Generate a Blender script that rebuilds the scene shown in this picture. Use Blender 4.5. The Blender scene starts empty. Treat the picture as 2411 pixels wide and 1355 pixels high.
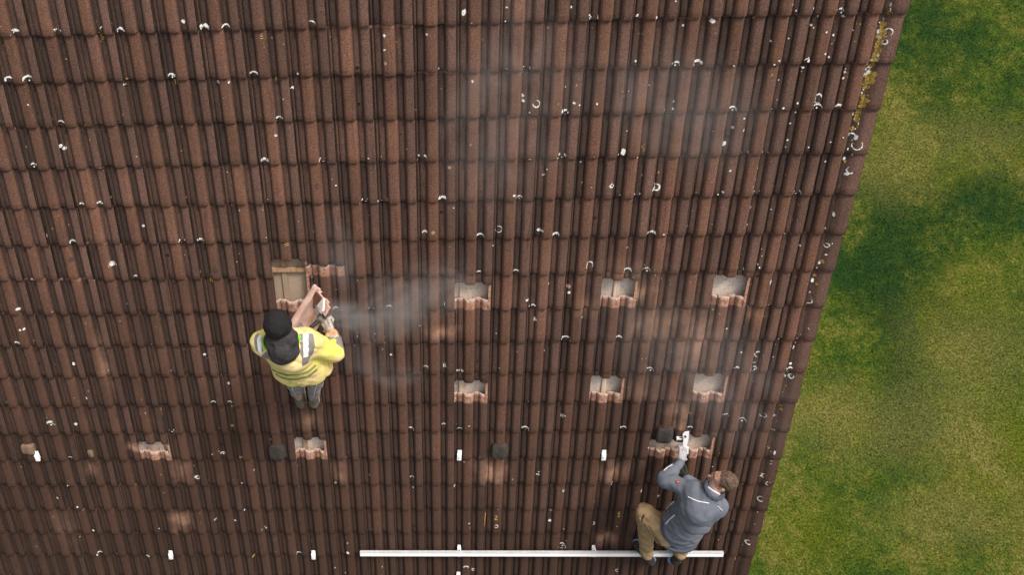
import bpy, math, random
import numpy as np
from mathutils import Vector, Matrix, noise as mnoise
random.seed(11); rng = np.random.default_rng(11)
scn = bpy.context.scene
COL = scn.collection

# ------------------------------------------------------------------ camera, sky, sun, exposure
PITCH = math.radians(40.0)
ROOF0 = np.array([0.0, 0.0, 5.35])                      # world position of the roof frame's origin
cp, sp = math.cos(PITCH), math.sin(PITCH)
AX = np.array([1.0, 0, 0]); AD = np.array([0, -cp, -sp]); AN = np.array([0, -sp, cp])   # along the eaves, down the slope, roof normal
def W(u, v, h=0.0):                                     # roof coordinates (m) -> world
    return ROOF0 + AX * u + AD * v + AN * h
F, CX, CY = 1750.0, 948.5, 677.5                        # focal length and principal point in photo pixels
def rodr(r):
    r = np.array(r); th = np.linalg.norm(r); k = r / th
    K = np.array([[0, -k[2], k[1]], [k[2], 0, -k[0]], [-k[1], k[0], 0]])
    return np.eye(3) + math.sin(th) * K + (1 - math.cos(th)) * K @ K
RC = rodr([5.04559668e-01, 3.54010185e-02, -2.23618073e-02])
TC = np.array([4.48921365e-01, 3.46793228e-01, 6.36741059])
CR = -RC.T @ TC                                         # camera in (u, v, -h)
def R3(px, py, h=0.0):                                  # where the sight line of a photo pixel meets height h above the roof: (u, v, h)
    d = RC.T @ np.array([(px - CX) / F, (py - CY) / F, 1.0]); s = (-h - CR[2]) / d[2]
    p = CR + s * d
    return np.array([p[0], p[1], h])
def P(px, py, h=0.0):
    return W(*R3(px, py, h))
Mw = np.stack([AX, AD, -AN], 1)
camw = ROOF0 + Mw @ CR
axes = Mw @ RC.T
cam = bpy.data.objects.new('camera', bpy.data.cameras.new('camera')); COL.objects.link(cam)
m = Matrix.Identity(4)
for i in range(3):
    m[i][0] = axes[i, 0]; m[i][1] = -axes[i, 1]; m[i][2] = -axes[i, 2]; m[i][3] = camw[i]
cam.matrix_world = m
cam.data.sensor_width = 36; cam.data.lens = 36 * F / 2411; cam.data.shift_x = (1205.5 - CX) / 2411
cam.data.clip_end = 400; cam.data.clip_start = 0.05
scn.camera = cam

SUN_EL, SUN_AZ = 58.0, 55.0                             # azimuth clockwise from +Y: light from the right, a little from upslope
world = bpy.data.worlds.new('World'); scn.world = world; world.use_nodes = True
wn = world.node_tree; bg = wn.nodes['Background']
sky = wn.nodes.new('ShaderNodeTexSky'); sky.sky_type = 'NISHITA'; sky.sun_disc = False
sky.sun_elevation = math.radians(SUN_EL); sky.sun_rotation = math.radians(SUN_AZ)
sky.air_density = 1.0; sky.dust_density = 5.0; sky.ozone_density = 1.0
hs = wn.nodes.new('ShaderNodeHueSaturation'); hs.inputs['Saturation'].default_value = 0.42; wn.links.new(sky.outputs[0], hs.inputs['Color'])
tn = wn.nodes.new('ShaderNodeMix'); tn.data_type = 'RGBA'; tn.blend_type = 'MULTIPLY'; tn.inputs[0].default_value = 1.0; tn.inputs[7].default_value = (1.06, 1.0, 0.95, 1)   # thin bright cloud: a paler, warmer sky than a clear one
wn.links.new(hs.outputs[0], tn.inputs[6]); wn.links.new(tn.outputs[2], bg.inputs[0]); bg.inputs[1].default_value = 0.12
sun = bpy.data.objects.new('sun', bpy.data.lights.new('sun', 'SUN')); COL.objects.link(sun)
sun.data.energy = 1.5; sun.data.angle = math.radians(14); sun.data.color = (1.0, 0.93, 0.85)
e, a = math.radians(SUN_EL), math.radians(SUN_AZ)
sdir = Vector((math.sin(a) * math.cos(e), math.cos(a) * math.cos(e), math.sin(e)))
sun.rotation_euler = sdir.to_track_quat('Z', 'Y').to_euler(); sun.location = (8, 0, 20)
scn.view_settings.view_transform = 'Standard'; scn.view_settings.look = 'None'
scn.view_settings.exposure = 0.55; scn.view_settings.gamma = 1.0
scn.cycles.volume_step_rate = 1.0; scn.cycles.volume_max_steps = 256

# ------------------------------------------------------------------ helpers
def tag(o, label=None, cat=None, group=None, kind=None):
    if label: o['label'] = label
    if cat: o['category'] = cat
    if group: o['group'] = group
    if kind: o['kind'] = kind
    return o
def empty(name, loc=(0, 0, 0), label=None, cat=None, group=None):
    o = bpy.data.objects.new(name, None); COL.objects.link(o); o.location = Vector(loc); o.empty_display_size = 0.1
    return tag(o, label, cat, group)
def mesh_np(name, co, faces, mats, parent=None, smooth=False, fmat=None, attrs=None, frame=None):
    """co in world unless frame given; faces list of tuples or int array Nx4 / Nx3"""
    me = bpy.data.meshes.new(name)
    co = np.asarray(co, dtype=np.float64)
    if isinstance(faces, np.ndarray):
        n, k = faces.shape
        me.vertices.add(len(co)); me.vertices.foreach_set('co', co.astype(np.float32).ravel())
        me.loops.add(n * k); me.loops.foreach_set('vertex_index', faces.astype(np.int32).ravel())
        me.polygons.add(n); me.polygons.foreach_set('loop_start', np.arange(0, n * k, k, dtype=np.int32))
        me.polygons.foreach_set('loop_total', np.full(n, k, dtype=np.int32))
        me.update(calc_edges=True)
    else:
        me.from_pydata([tuple(c) for c in co], [], faces)
    if not isinstance(mats, (list, tuple)): mats = [mats]
    for mm in mats: me.materials.append(mm)
    if fmat is not None: me.polygons.foreach_set('material_index', np.asarray(fmat, dtype=np.int32))
    if isinstance(smooth, np.ndarray): me.polygons.foreach_set('use_smooth', smooth)
    else: me.polygons.foreach_set('use_smooth', np.full(len(me.polygons), bool(smooth)))
    if attrs:
        for an, arr in attrs.items():
            at = me.color_attributes.new(an, 'FLOAT_COLOR', 'POINT'); at.data.foreach_set('color', np.asarray(arr, dtype=np.float32).ravel())
    me.validate(); me.update()
    o = bpy.data.objects.new(name, me); COL.objects.link(o)
    if frame is not None: o.matrix_world = frame
    if parent is not None:
        o.parent = parent
        o.matrix_parent_inverse = Matrix.Identity(4)
        pm = world_matrix(parent); o.matrix_basis = pm.inverted() @ (frame if frame is not None else Matrix.Identity(4))
    return o
def world_matrix(o):
    mb = o.matrix_basis.copy()
    return world_matrix(o.parent) @ mb if o.parent else mb
ROOFM = Matrix(((AX[0], AD[0], AN[0], ROOF0[0]), (AX[1], AD[1], AN[1], ROOF0[1]), (AX[2], AD[2], AN[2], ROOF0[2]), (0, 0, 0, 1)))
# note: (u, v, h) is left-handed when written this way, so meshes are stored as (u, -v, h)
ROOFF = Matrix(((AX[0], -AD[0], AN[0], ROOF0[0]), (AX[1], -AD[1], AN[1], ROOF0[1]), (AX[2], -AD[2], AN[2], ROOF0[2]), (0, 0, 0, 1)))
def rf(c):
    c = np.array(c, dtype=float); c[..., 1] *= -1; return c

class NT:
    def __init__(s, name, rough=0.8, spec=0.3):
        s.m = bpy.data.materials.new(name); s.m.use_nodes = True; s.t = s.m.node_tree
        s.b = s.t.nodes['Principled BSDF']; s.b.inputs['Roughness'].default_value = rough
        s.b.inputs['Specular IOR Level'].default_value = spec
    def n(s, typ, **kw):
        nd = s.t.nodes.new(typ)
        for k, v in kw.items():
            if hasattr(nd, k): setattr(nd, k, v)
            else: nd.inputs[k].default_value = v
        return nd
    def l(s, a, b): s.t.links.new(a, b)
    def coord(s, which='Object'): return s.n('ShaderNodeTexCoord').outputs[which]
    def noise(s, vec, scale, detail=3, rough=0.55, dist=0.0):
        nd = s.n('ShaderNodeTexNoise'); nd.inputs['Scale'].default_value = scale; nd.inputs['Detail'].default_value = detail
        nd.inputs['Roughness'].default_value = rough; nd.inputs['Distortion'].default_value = dist
        s.l(vec, nd.inputs['Vector']); return nd.outputs['Fac']
    def ramp(s, fac, pts):
        nd = s.n('ShaderNodeValToRGB'); cr = nd.color_ramp
        while len(cr.elements) < len(pts): cr.elements.new(0.5)
        for el, (p, c) in zip(cr.elements, pts):
            el.position = p; el.color = (c, c, c, 1) if isinstance(c, (int, float)) else (*c, 1)
        s.l(fac, nd.inputs[0]); return nd.outputs[0]
    def mix(s, fac, a, b, typ='MIX'):
        nd = s.n('ShaderNodeMix'); nd.data_type = 'RGBA'; nd.blend_type = typ; nd.clamp_factor = True
        for v, i in ((fac, 0), (a, 6), (b, 7)):
            if isinstance(v, (int, float)): nd.inputs[i].default_value = v if i == 0 else (v, v, v, 1)
            elif isinstance(v, tuple): nd.inputs[i].default_value = (*v, 1)
            else: s.l(v, nd.inputs[i])
        return nd.outputs[2]
    def math(s, op, a, b=None, clamp=False):
        nd = s.n('ShaderNodeMath'); nd.operation = op; nd.use_clamp = clamp
        for v, i in ((a, 0), (b, 1)):
            if v is None: continue
            if isinstance(v, (int, float)): nd.inputs[i].default_value = v
            else: s.l(v, nd.inputs[i])
        return nd.outputs[0]
    def scalev(s, vec, sc):
        nd = s.n('ShaderNodeMapping'); nd.inputs['Scale'].default_value = sc; s.l(vec, nd.inputs['Vector']); return nd.outputs[0]
    def col(s, c):
        if isinstance(c, tuple): s.b.inputs['Base Color'].default_value = (*c, 1)
        else: s.l(c, s.b.inputs['Base Color'])
        return s
    def bump(s, h, strength=0.3, dist=0.005):
        nd = s.n('ShaderNodeBump'); nd.inputs['Strength'].default_value = strength; nd.inputs['Distance'].default_value = dist
        s.l(h, nd.inputs['Height']); s.l(nd.outputs[0], s.b.inputs['Normal']); return s
def simple(name, c, rough=0.7, var=0.15, scale=30, bump=0.0, metal=0.0, spec=0.3, dark=None):
    n = NT(name, rough, spec); n.b.inputs['Metallic'].default_value = metal
    v = n.coord(); f = n.noise(v, scale, 4)
    dk = dark or tuple(x * (1 - var) for x in c)
    n.col(n.mix(n.ramp(f, [(0.35, 0.0), (0.65, 1.0)]), dk, tuple(min(1, x * (1 + var * 0.5)) for x in c)))
    if bump: n.bump(n.noise(v, scale * 2, 3), bump, 0.004)
    return n.m

G = 0.327954; UW = 0.30; U0 = -3.0; V0 = -2.5; LAP = 0.085; STEP = 0.022
def ku(k): return U0 + UW * k
def jv(j): return V0 + G * j

# ------------------------------------------------------------------ materials
def tile_material(fresh_only=False):
    n = NT('weathered_clay_tile', 0.9, 0.2)
    v = n.coord('Object')
    at = n.n('ShaderNodeVertexColor'); at.layer_name = 'tint'
    sep = n.n('ShaderNodeSeparateColor'); n.l(at.outputs['Color'], sep.inputs[0])
    rnd, hgt, fresh, sfr = sep.outputs[0], sep.outputs[1], sep.outputs[2], at.outputs['Alpha']
    grain = n.noise(v, 120, 3, 0.8); grain2 = n.noise(v, 48, 3, 0.65)
    big = n.noise(v, 0.9, 3, 0.6); med = n.noise(v, 7, 4, 0.6)
    warm = n.mix(n.ramp(rnd, [(0.0, 0.0), (1.0, 1.0)]), (0.128, 0.069, 0.052), (0.172, 0.086, 0.062))
    warm = n.mix(n.ramp(med, [(0.38, 0.0), (0.62, 0.9)]), warm, (0.160, 0.080, 0.048))
    grey = n.mix(n.ramp(rnd, [(0.2, 0.0), (0.8, 1.0)]), (0.150, 0.086, 0.066), (0.112, 0.066, 0.051))
    roll = n.mix(n.ramp(sfr, [(0.60, 0.0), (0.70, 0.85)]), warm, grey)
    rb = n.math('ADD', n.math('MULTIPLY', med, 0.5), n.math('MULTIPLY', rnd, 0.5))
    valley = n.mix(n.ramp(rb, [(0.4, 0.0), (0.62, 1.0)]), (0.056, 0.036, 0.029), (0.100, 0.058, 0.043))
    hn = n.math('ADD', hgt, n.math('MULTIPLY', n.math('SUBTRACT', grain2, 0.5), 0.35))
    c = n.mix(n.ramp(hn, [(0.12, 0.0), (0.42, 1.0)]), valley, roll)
    c = n.mix(n.ramp(sfr, [(0.0, 1.0), (0.014, 0.8), (0.034, 0.0)]), c, (0.004, 0.003, 0.003))  # grime plus painted shade: the joint gap goes near-black
    c = n.mix(1.0, c, n.ramp(n.math('FRACT', n.math('MULTIPLY', rnd, 7.31)), [(0.0, 0.82), (0.5, 1.0), (1.0, 1.12)]), 'MULTIPLY')
    run = n.noise(n.scalev(v, (22, 1.6, 0)), 1.0, 4, .65)
    c = n.mix(n.ramp(run, [(0.55, 0), (0.70, 0.55)]), c, (0.045, 0.028, 0.022))
    # large grimy areas
    c = n.mix(n.ramp(big, [(0.40, 0.0), (0.66, 0.5)]), c, (0.062, 0.038, 0.028))
    # darker brown towards the eaves and the left
    sx = n.n('ShaderNodeSeparateXYZ'); n.l(v, sx.inputs[0])
    eav = n.math('ADD', n.math('ADD', n.math('MULTIPLY', sx.outputs[1], -1.0), n.math('MULTIPLY', sx.outputs[0], -0.22)), n.math('MULTIPLY', big, 2.0))
    c = n.mix(n.ramp(n.math('MULTIPLY', eav, 0.25), [(0.15, 0.0), (0.9, 0.70)]), c, (0.036, 0.021, 0.015))
    # dark round stains
    vo = n.n('ShaderNodeTexVoronoi'); vo.inputs['Scale'].default_value = 3.6; n.l(n.mix(0.04, v, n.n('ShaderNodeTexNoise').outputs['Color']), vo.inputs['Vector'])
    st = n.math('MULTIPLY', n.ramp(vo.outputs['Distance'], [(0.05, 1.0), (0.11, 0.0)]), n.ramp(grain2, [(0.35, 0.0), (0.6, 1.0)]))
    c = n.mix(n.math('MULTIPLY', st, 0.65), c, (0.030, 0.022, 0.020))
    # speckle of the granulated face
    c = n.mix(1.0, c, n.ramp(grain, [(0.30, 0.38), (0.50, 0.98), (0.70, 1.95)]), 'MULTIPLY')
    # rubbed, dusty patches
    for (px, py, ru, rv, k) in DUST:   # powder trodden and swept onto the tiles
        q = R3(px, py)
        mp = n.n('ShaderNodeMapping'); mp.vector_type = 'POINT'; mp.inputs['Location'].default_value = (-q[0] / ru / 1.5, q[1] / rv / 1.5, 0); mp.inputs['Scale'].default_value = (1 / ru / 1.5, 1 / rv / 1.5, 0)
        n.l(v, mp.inputs['Vector']); ln = n.n('ShaderNodeVectorMath'); ln.operation = 'LENGTH'; n.l(mp.outputs[0], ln.inputs[0])
        fm = n.ramp(n.math('MULTIPLY', n.math('ADD', ln.outputs['Value'], n.math('MULTIPLY', med, 1.8)), .5), [(0.46, k), (0.66, k * .4), (0.95, 0.0)])
        c = n.mix(fm, c, (0.44, 0.255, 0.17))
    # clean clay where a neighbour used to cover it, floured with cutting dust
    clean = n.mix(n.ramp(grain2, [(0.40, 0.0), (0.60, 1.0)]), (0.36, 0.155, 0.085), (0.55, 0.36, 0.28))
    clean = n.mix(n.ramp(hgt, [(0.05, 0.55), (0.7, 0.0)]), clean, (0.19, 0.09, 0.06))
    clean = n.mix(n.ramp(fresh, [(0.93, 0.0), (1.0, 0.8)]), clean, (0.62, 0.50, 0.43))
    c = n.mix(fresh, c, clean)
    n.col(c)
    n.bump(n.math('ADD', grain, grain2), 0.35, 0.003)
    return n.m
DUST = [(1157, 1105, .12, .16, .8), (1440, 1110, .10, .12, .7), (1420, 1262, .12, .10, .6), (1040, 778, .14, .06, .6), (250, 860, .05, .25, .45),
        (1545, 760, .20, .20, .5), (1640, 800, .14, .25, .6), (1500, 690, .10, .10, .6), (1380, 720, .10, .08, .4), (1600, 960, .10, .12, .5), (430, 1225, .10, .12, .6), (430, 1105, .08, .12, .5), (800, 1110, .06, .10, .5),
        (318, 1050, .06, .05, .8), (725, 985, .12, .08, .3), (1450, 640, .2, .1, .25), (1770, 735, .10, .10, .5), (150, 1230, .15, .3, .15), (1595, 1000, .06, .05, .7), (1505, 915, .10, .10, .4), (215, 1100, .05, .08, .5)]
M = {}
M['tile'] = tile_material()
def underlay_mat():
    n = NT('fibreboard', 0.95, 0.1); v = n.coord()
    a = n.noise(v, 4, 4); b = n.noise(v, 60, 4, 0.7); c2 = n.noise(v, 20, 3, 0.7)
    c = n.mix(n.ramp(a, [(0.3, 0), (0.7, 1)]), (0.58, 0.48, 0.39), (0.74, 0.65, 0.57))
    c = n.mix(n.ramp(b, [(0.54, 0), (0.64, 0.7)]), c, (0.25, 0.19, 0.14))
    c = n.mix(n.ramp(c2, [(0.55, 0), (0.75, 0.5)]), c, (0.34, 0.30, 0.20))
    q = R3(688, 655); ln = n.n('ShaderNodeVectorMath'); ln.operation = 'DISTANCE'; n.l(v, ln.inputs[0]); ln.inputs[1].default_value = (q[0], -q[1], 0)
    c = n.mix(n.ramp(ln.outputs['Value'], [(0.3, 0.75), (0.5, 0.0)]), c, (0.34, 0.24, 0.16))
    n.col(c); n.bump(b, 0.4, 0.004); return n.m
M['underlay'] = underlay_mat()
def wood_mat(name, c1, c2):
    n = NT(name, 0.8, 0.2); v = n.coord(); w = n.scalev(v, (60, 3, 60)); f = n.noise(w, 1.0, 4, 0.6)
    n.col(n.mix(n.ramp(f, [(0.35, 0), (0.65, 1)]), c1, c2)); n.bump(f, 0.2, 0.003); return n.m
M['wood'] = wood_mat('sawn_spruce', (0.56, 0.42, 0.30), (0.80, 0.66, 0.52))
M['wood2'] = wood_mat('sawn_spruce_orange', (0.40, 0.23, 0.12), (0.54, 0.36, 0.22))
M['wood_old'] = wood_mat('dusty_batten', (0.30, 0.22, 0.14), (0.42, 0.32, 0.22))
M['hood'] = simple('dark_grey_concrete', (0.058, 0.050, 0.044), 0.95, 0.45, 60, 0.3)
M['lichen'] = simple('pale_lichen', (0.82, 0.84, 0.80), 0.9, 0.35, 120, 0.4)
M['lichen_y'] = simple('yellow_lichen', (0.36, 0.24, 0.05), 0.9, 0.5, 90, 0.4)
M['chalk'] = simple('yellow_wax_chalk', (0.62, 0.42, 0.08), 0.8, 0.3, 200)
M['dark_spots'] = simple('black_spots', (0.018, 0.014, 0.010), 1.0, 0.5, 80, 0.5)
M['droppings'] = simple('tan_debris', (0.42, 0.27, 0.18), 0.9, 0.3, 90)
def alu_mat():
    n = NT('mill_aluminium', 0.55, 0.5); n.b.inputs['Metallic'].default_value = 0.0
    v = n.coord(); f = n.noise(n.scalev(v, (3, 200, 200)), 1.0, 3)
    n.col(n.mix(f, (0.92, 0.93, 0.94), (0.97, 0.97, 0.98))); return n.m
M['alu'] = alu_mat()
M['plaster'] = simple('cream_render', (0.62, 0.57, 0.48), 0.9, 0.08, 8, 0.2)
M['barge'] = simple('brown_barge_board', (0.10, 0.055, 0.035), 0.6, 0.2, 12)
M['zinc'] = simple('zinc_gutter', (0.32, 0.33, 0.34), 0.4, 0.15, 6, metal=0.7)

# ------------------------------------------------------------------ the ground
def ground_pt(px, py):
    d = axes @ np.array([(px - CX) / F, (py - CY) / F, 1.0]); t = -camw[2] / d[2]; g = camw + d * t
    return g[0], g[1]
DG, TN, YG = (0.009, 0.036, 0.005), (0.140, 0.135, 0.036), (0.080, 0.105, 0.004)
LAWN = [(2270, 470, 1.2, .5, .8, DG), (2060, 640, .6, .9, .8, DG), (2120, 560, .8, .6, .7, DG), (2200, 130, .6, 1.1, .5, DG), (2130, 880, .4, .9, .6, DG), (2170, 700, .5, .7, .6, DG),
        (2100, 380, .7, .6, .6, TN), (2300, 330, .8, .5, .5, TN), (2280, 820, .9, .7, .6, TN), (1980, 1000, .6, .6, .6, TN), (2180, 1000, .8, .6, .55, TN), (2250, 1220, 1.0, .4, .5, TN), (1900, 1250, .5, .5, .6, YG), (2380, 1080, .5, .7, .6, YG), (2290, 680, .5, .5, .5, YG)]
def lawn_material(blade=False):
    n = NT('grass_blades' if blade else 'turf', 0.85 if not blade else 0.65, 0.15)
    if blade:
        v = n.n('ShaderNodeNewGeometry').outputs['Position']
    else:
        v = n.n('ShaderNodeNewGeometry').outputs['Position']
    v = n.scalev(v, (1, 1, 0.0))
    big = n.noise(v, 0.33, 2, 0.5, 0.4); mid = n.noise(v, 1.1, 4, 0.62, 0.3); fine = n.noise(v, 6.0, 5, 0.7); vf = n.noise(v, 32, 3, 0.75)
    s = n.math('ADD', n.math('MULTIPLY', big, 0.30), n.math('ADD', n.math('MULTIPLY', mid, 0.38), n.math('MULTIPLY', fine, 0.32)))
    c = n.ramp(s, [(0.36, (0.012, 0.040, 0.004)), (0.44, (0.024, 0.060, 0.005)), (0.495, (0.056, 0.090, 0.007)), (0.55, (0.108, 0.120, 0.018)), (0.63, (0.175, 0.160, 0.045))])
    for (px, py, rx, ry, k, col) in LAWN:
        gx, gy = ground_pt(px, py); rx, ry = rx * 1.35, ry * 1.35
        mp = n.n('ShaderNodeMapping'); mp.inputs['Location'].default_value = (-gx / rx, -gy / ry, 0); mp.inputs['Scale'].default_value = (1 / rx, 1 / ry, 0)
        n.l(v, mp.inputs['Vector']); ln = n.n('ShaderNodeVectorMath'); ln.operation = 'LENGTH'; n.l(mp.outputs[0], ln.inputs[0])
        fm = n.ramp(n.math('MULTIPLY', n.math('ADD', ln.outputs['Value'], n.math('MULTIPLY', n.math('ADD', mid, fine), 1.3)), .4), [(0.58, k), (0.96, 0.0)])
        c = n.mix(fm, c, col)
    yl = n.noise(v, 0.7, 3, 0.6)
    c = n.mix(n.ramp(yl, [(0.55, 0), (0.72, 0.5)]), c, (0.100, 0.118, 0.004))
    c = n.mix(1.0, c, n.ramp(vf, [(0.30, 0.35), (0.5, 1.0), (0.72, 2.0)]), 'MULTIPLY')
    if blade:
        at = n.n('ShaderNodeVertexColor'); at.layer_name = 'tint'
        c = n.mix(1.0, c, at.outputs['Color'], 'MULTIPLY')
    n.col(c)
    if not blade: n.bump(n.math('ADD', fine, vf), 0.8, 0.03)
    return n.m
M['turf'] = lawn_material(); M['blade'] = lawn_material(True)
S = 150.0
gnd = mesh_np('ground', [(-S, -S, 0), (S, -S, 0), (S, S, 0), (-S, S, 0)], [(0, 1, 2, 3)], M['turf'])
tag(gnd, kind='structure')
def grass():
    n = 340000
    x = rng.uniform(3.0, 12.5, n); y = rng.uniform(-7.5, 8.0, n)
    dens = np.array([1.0]); 
    L = rng.uniform(0.025, 0.06, n); az = rng.uniform(0, 2 * np.pi, n); lean = rng.uniform(0.5, 1.35, n)
    wd = rng.uniform(0.0025, 0.006, n); tw = az + np.pi / 2
    dx, dy = np.cos(az) * np.sin(lean) * L, np.sin(az) * np.sin(lean) * L; dz = np.cos(lean) * L
    wx, wy = np.cos(tw) * wd, np.sin(tw) * wd
    z0 = np.full(n, -0.003)
    a = np.stack([x - wx, y - wy, z0], 1); b = np.stack([x + wx, y + wy, z0], 1); c = np.stack([x + dx, y + dy, dz], 1)
    co = np.stack([a, b, c], 1).reshape(-1, 3); f = np.arange(3 * n).reshape(n, 3)
    t = rng.uniform(0.7, 1.45, n); warm = rng.uniform(0.85, 1.2, n)
    dry = rng.random(n) < 0.16
    cl = np.stack([t * warm * np.where(dry, 1.9, 1), t * np.where(dry, 1.35, 1), t * np.where(dry, 2.2, 0.9), np.ones(n)], 1)
    o = mesh_np('grass', co, f, M['blade'], attrs={'tint': np.repeat(cl, 3, 0)})
    tag(o, 'short patchy green and straw coloured lawn grass', 'grass', kind='stuff')
grass()

# ------------------------------------------------------------------ the tiled roof
PH = 0.031
def prof(s):
    """height of the tile's face across its width (s = 0..1 from joint to joint)"""
    s = np.asarray(s, float) % 1.0; s = np.where(s < 0.068, s + 1.0, s)
    def roll(c, w):
        t = np.clip((s - (c - w)) / (2 * w), 0, 1)
        r_ = np.clip(np.minimum(t, 1 - t) / .25, 0, 1); return .88 * np.sin(r_ * np.pi / 2) ** 1.1 + .12 * np.sin(np.pi * t)
    g = sum(np.exp(-((s - c) / .011) ** 2) for c in (.075, .228, .572, .712))  # grooves added at the roll feet so the creases shade darker
    return PH * np.maximum(roll(0.40, 0.168), roll(0.89, 0.175)) - 0.0065 * g
ks = np.concatenate([np.linspace(-0.10, 0.066, 7), [0.075, 0.084, 0.096, 0.15, 0.207, 0.219, 0.228], np.concatenate([[.234, .243], np.linspace(0.26, 0.54, 10), [.557, .566]]), [0.572, 0.581, 0.594, .64, 0.69, 0.703, .712], [.718, .728], np.linspace(0.745, 0.979, 9)])
def tile_arrays(k, j, du=0.0, dv=0.0, dh=0.0, rot=0.0, shift=0.0, verge=False, ragged=False):
    s = ks.copy()
    hh = prof(s); under = s < 0.068
    hh = hh - np.where(under, 0.017, 0)
    if verge:
        s = np.concatenate([ks[ks < 0.58], [0.60, 0.66, 0.70, 0.74, 0.80, 0.86, 0.92, 0.98, 1.04, 1.07]])
        hh = prof(s) - np.where(s < 0.068, 0.017, 0)
        vg = s > 0.59
        hh = np.where(vg, 0.03 * np.clip((s - 0.70) / 0.14, 0, 1) ** 0.7 + 0.004, hh)
        under = s < 0.068
    ds = np.array([0.0, 0.007, 0.05, G * .5, G - 0.012, G + 0.004, G + LAP * 0.55, G + LAP * 0.7, G + LAP])
    Sg, Dg = np.meshgrid(s, ds, indexing='ij')
    H0 = np.repeat(hh[:, None], len(ds), 1)
    hn = np.clip(H0 / PH, 0, 1.1)
    top = H0 + STEP * (1 - Dg / G)
    top[:, 0] -= 0.006
    # two water-lock ribs across the head of the tile
    top[:, 7] += 0.005
    th = 0.017
    vv = -Dg + 0.007 * np.clip(hn, 0, 1) * np.clip(1 - Dg / 0.1, 0, 1)
    uu = (Sg) * UW
    cu = 0.15
    bot = top - th; 
    ns, nd = Sg.shape
    def pack(U, V, Hh):
        ur = cu + (U - cu) * math.cos(rot) - V * math.sin(rot); vr = V * math.cos(rot) + (U - cu) * math.sin(rot)
        return np.stack([ku(k) + ur + du, jv(j) + vr + dv - shift, Hh + dh + 0.0 * U], -1)
    if ragged:
        jg = np.array([mnoise.noise(Vector((x * 22, k * 3.1, j * 1.7))) + .6 * mnoise.noise(Vector((x * 60, k, j))) for x in s])
        vv[:, -1] += .014 * jg; vv[:, -2] += .008 * jg; top[:, -2:] += (.004 * jg)[:, None]
    T = pack(uu, vv, top); B = pack(uu, vv, bot)
    rn = random.random()
    fr = np.clip((Dg - (G - 0.006)) / 0.012, 0, 1)
    fr = np.maximum(fr, np.where(Sg < -0.03, 1.0, 0.0)) * 0.92
    fr = np.where(Dg > G + LAP * 0.8, 1.0, fr)
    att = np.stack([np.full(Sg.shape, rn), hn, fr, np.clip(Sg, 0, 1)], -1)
    co = [T.reshape(-1, 3)]; at = [att.reshape(-1, 4)]
    idx = np.arange(ns * nd).reshape(ns, nd)
    q = np.stack([idx[:-1, :-1], idx[1:, :-1], idx[1:, 1:], idx[:-1, 1:]], -1).reshape(-1, 4)
    faces = [q[:, ::1]]; sm = [np.ones(len(q), bool)]
    base = ns * nd
    def strip(tl, bl, al, flip):
        nonlocal base
        n2 = len(tl); co.append(np.concatenate([tl, bl])); at.append(np.concatenate([al, al]))
        i = np.arange(n2 - 1); f = np.stack([base + i, base + n2 + i, base + n2 + i + 1, base + i + 1], -1)
        faces.append(f[:, ::-1] if flip else f); sm.append(np.zeros(len(f), bool)); base += 2 * n2
    strip(T[:, 0], B[:, 0], att[:, 0], False)       # lower edge
    er = att[-1, :].copy(); er[:, 1] = 0; er[:, 3] = 1.0 if verge else 0.0  # right edge painted black as gap shade, so sun leaves no bright line
    strip(T[-1, :], B[-1, :], er, False)    # right edge
    strip(T[:, -1], B[:, -1], att[:, -1], True)     # head
    strip(T[0, :], B[0, :], att[0, :], True)        # left lap edge
    co.append(B.reshape(-1, 3)); at.append(att.reshape(-1, 4)); faces.append(q[:, ::-1] + base); sm.append(np.ones(len(q), bool)); base += ns * nd
    if verge:
        # flange that turns down over the gable
        e1 = T[-1, :].copy(); e2 = e1.copy(); e2[:, 2] -= 0.11; e1[:, 0] += 0.001; e2[:, 0] += 0.001
        strip(e1, e2, att[-1, :], False)
    return np.concatenate(co), np.concatenate(faces), np.concatenate(at), np.concatenate(sm)
def tiles_object(name, specs, parent):
    C_, F_, A_, S_ = [], [], [], []; b = 0
    for sdict in specs:
        c, f, a, s = tile_arrays(**sdict); C_.append(c); F_.append(f + b); A_.append(a); S_.append(s); b += len(c)
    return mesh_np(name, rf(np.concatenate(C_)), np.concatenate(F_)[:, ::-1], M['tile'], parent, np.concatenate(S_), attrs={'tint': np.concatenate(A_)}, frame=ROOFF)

RAISED = {(5, 6): .150, (6, 6): .125, (10, 7): .245, (14, 7): .262, (17, 7): .285, (10, 10): .235, (14, 10): .275, (17, 10): .285,
          (5, 12): .250, (0, 12): .195, (16, 12): .185, (17, 12): .262}
GONE = {(5, 7)}
KMIN, KMAX, JMIN, JMAX = -14, 19, -5, 20
house = empty('house', (0, 0, 0), 'house with a weathered brown clay tile roof, seen from above', 'house')
specs, rspec = [], []
tilt = {}
for j in range(JMIN, JMAX + 1):
    for k in range(KMIN, KMAX + 1):
        if (k, j) in GONE: random.random(); continue
        left = max(0, min(1, (2 - k) / 5))
        d = dict(k=k, j=j, du=random.gauss(0, .0012), dv=random.gauss(0, .003) + 0.006 * math.sin(k * .7 + j) * left, dh=random.uniform(0, .002), rot=random.gauss(0, .002))
        if k == KMAX: d['verge'] = True
        if (k, j - 1) in RAISED or (k, j - 1) in GONE: d['ragged'] = True
        if random.random() < .05: d['dv'] += random.choice([-1, 1]) * .009; d['rot'] *= 3
        if (k, j) in RAISED:
            d['shift'] = RAISED[(k, j)]; d['dh'] = -0.003; d['rot'] = random.gauss(0, .006); rspec.append(d)
        else: specs.append(d)
roof = tiles_object('roof_slope', specs, house)
roof['label'] = 'front roof slope of lapped brown clay tiles with pale lichen rings'
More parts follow.
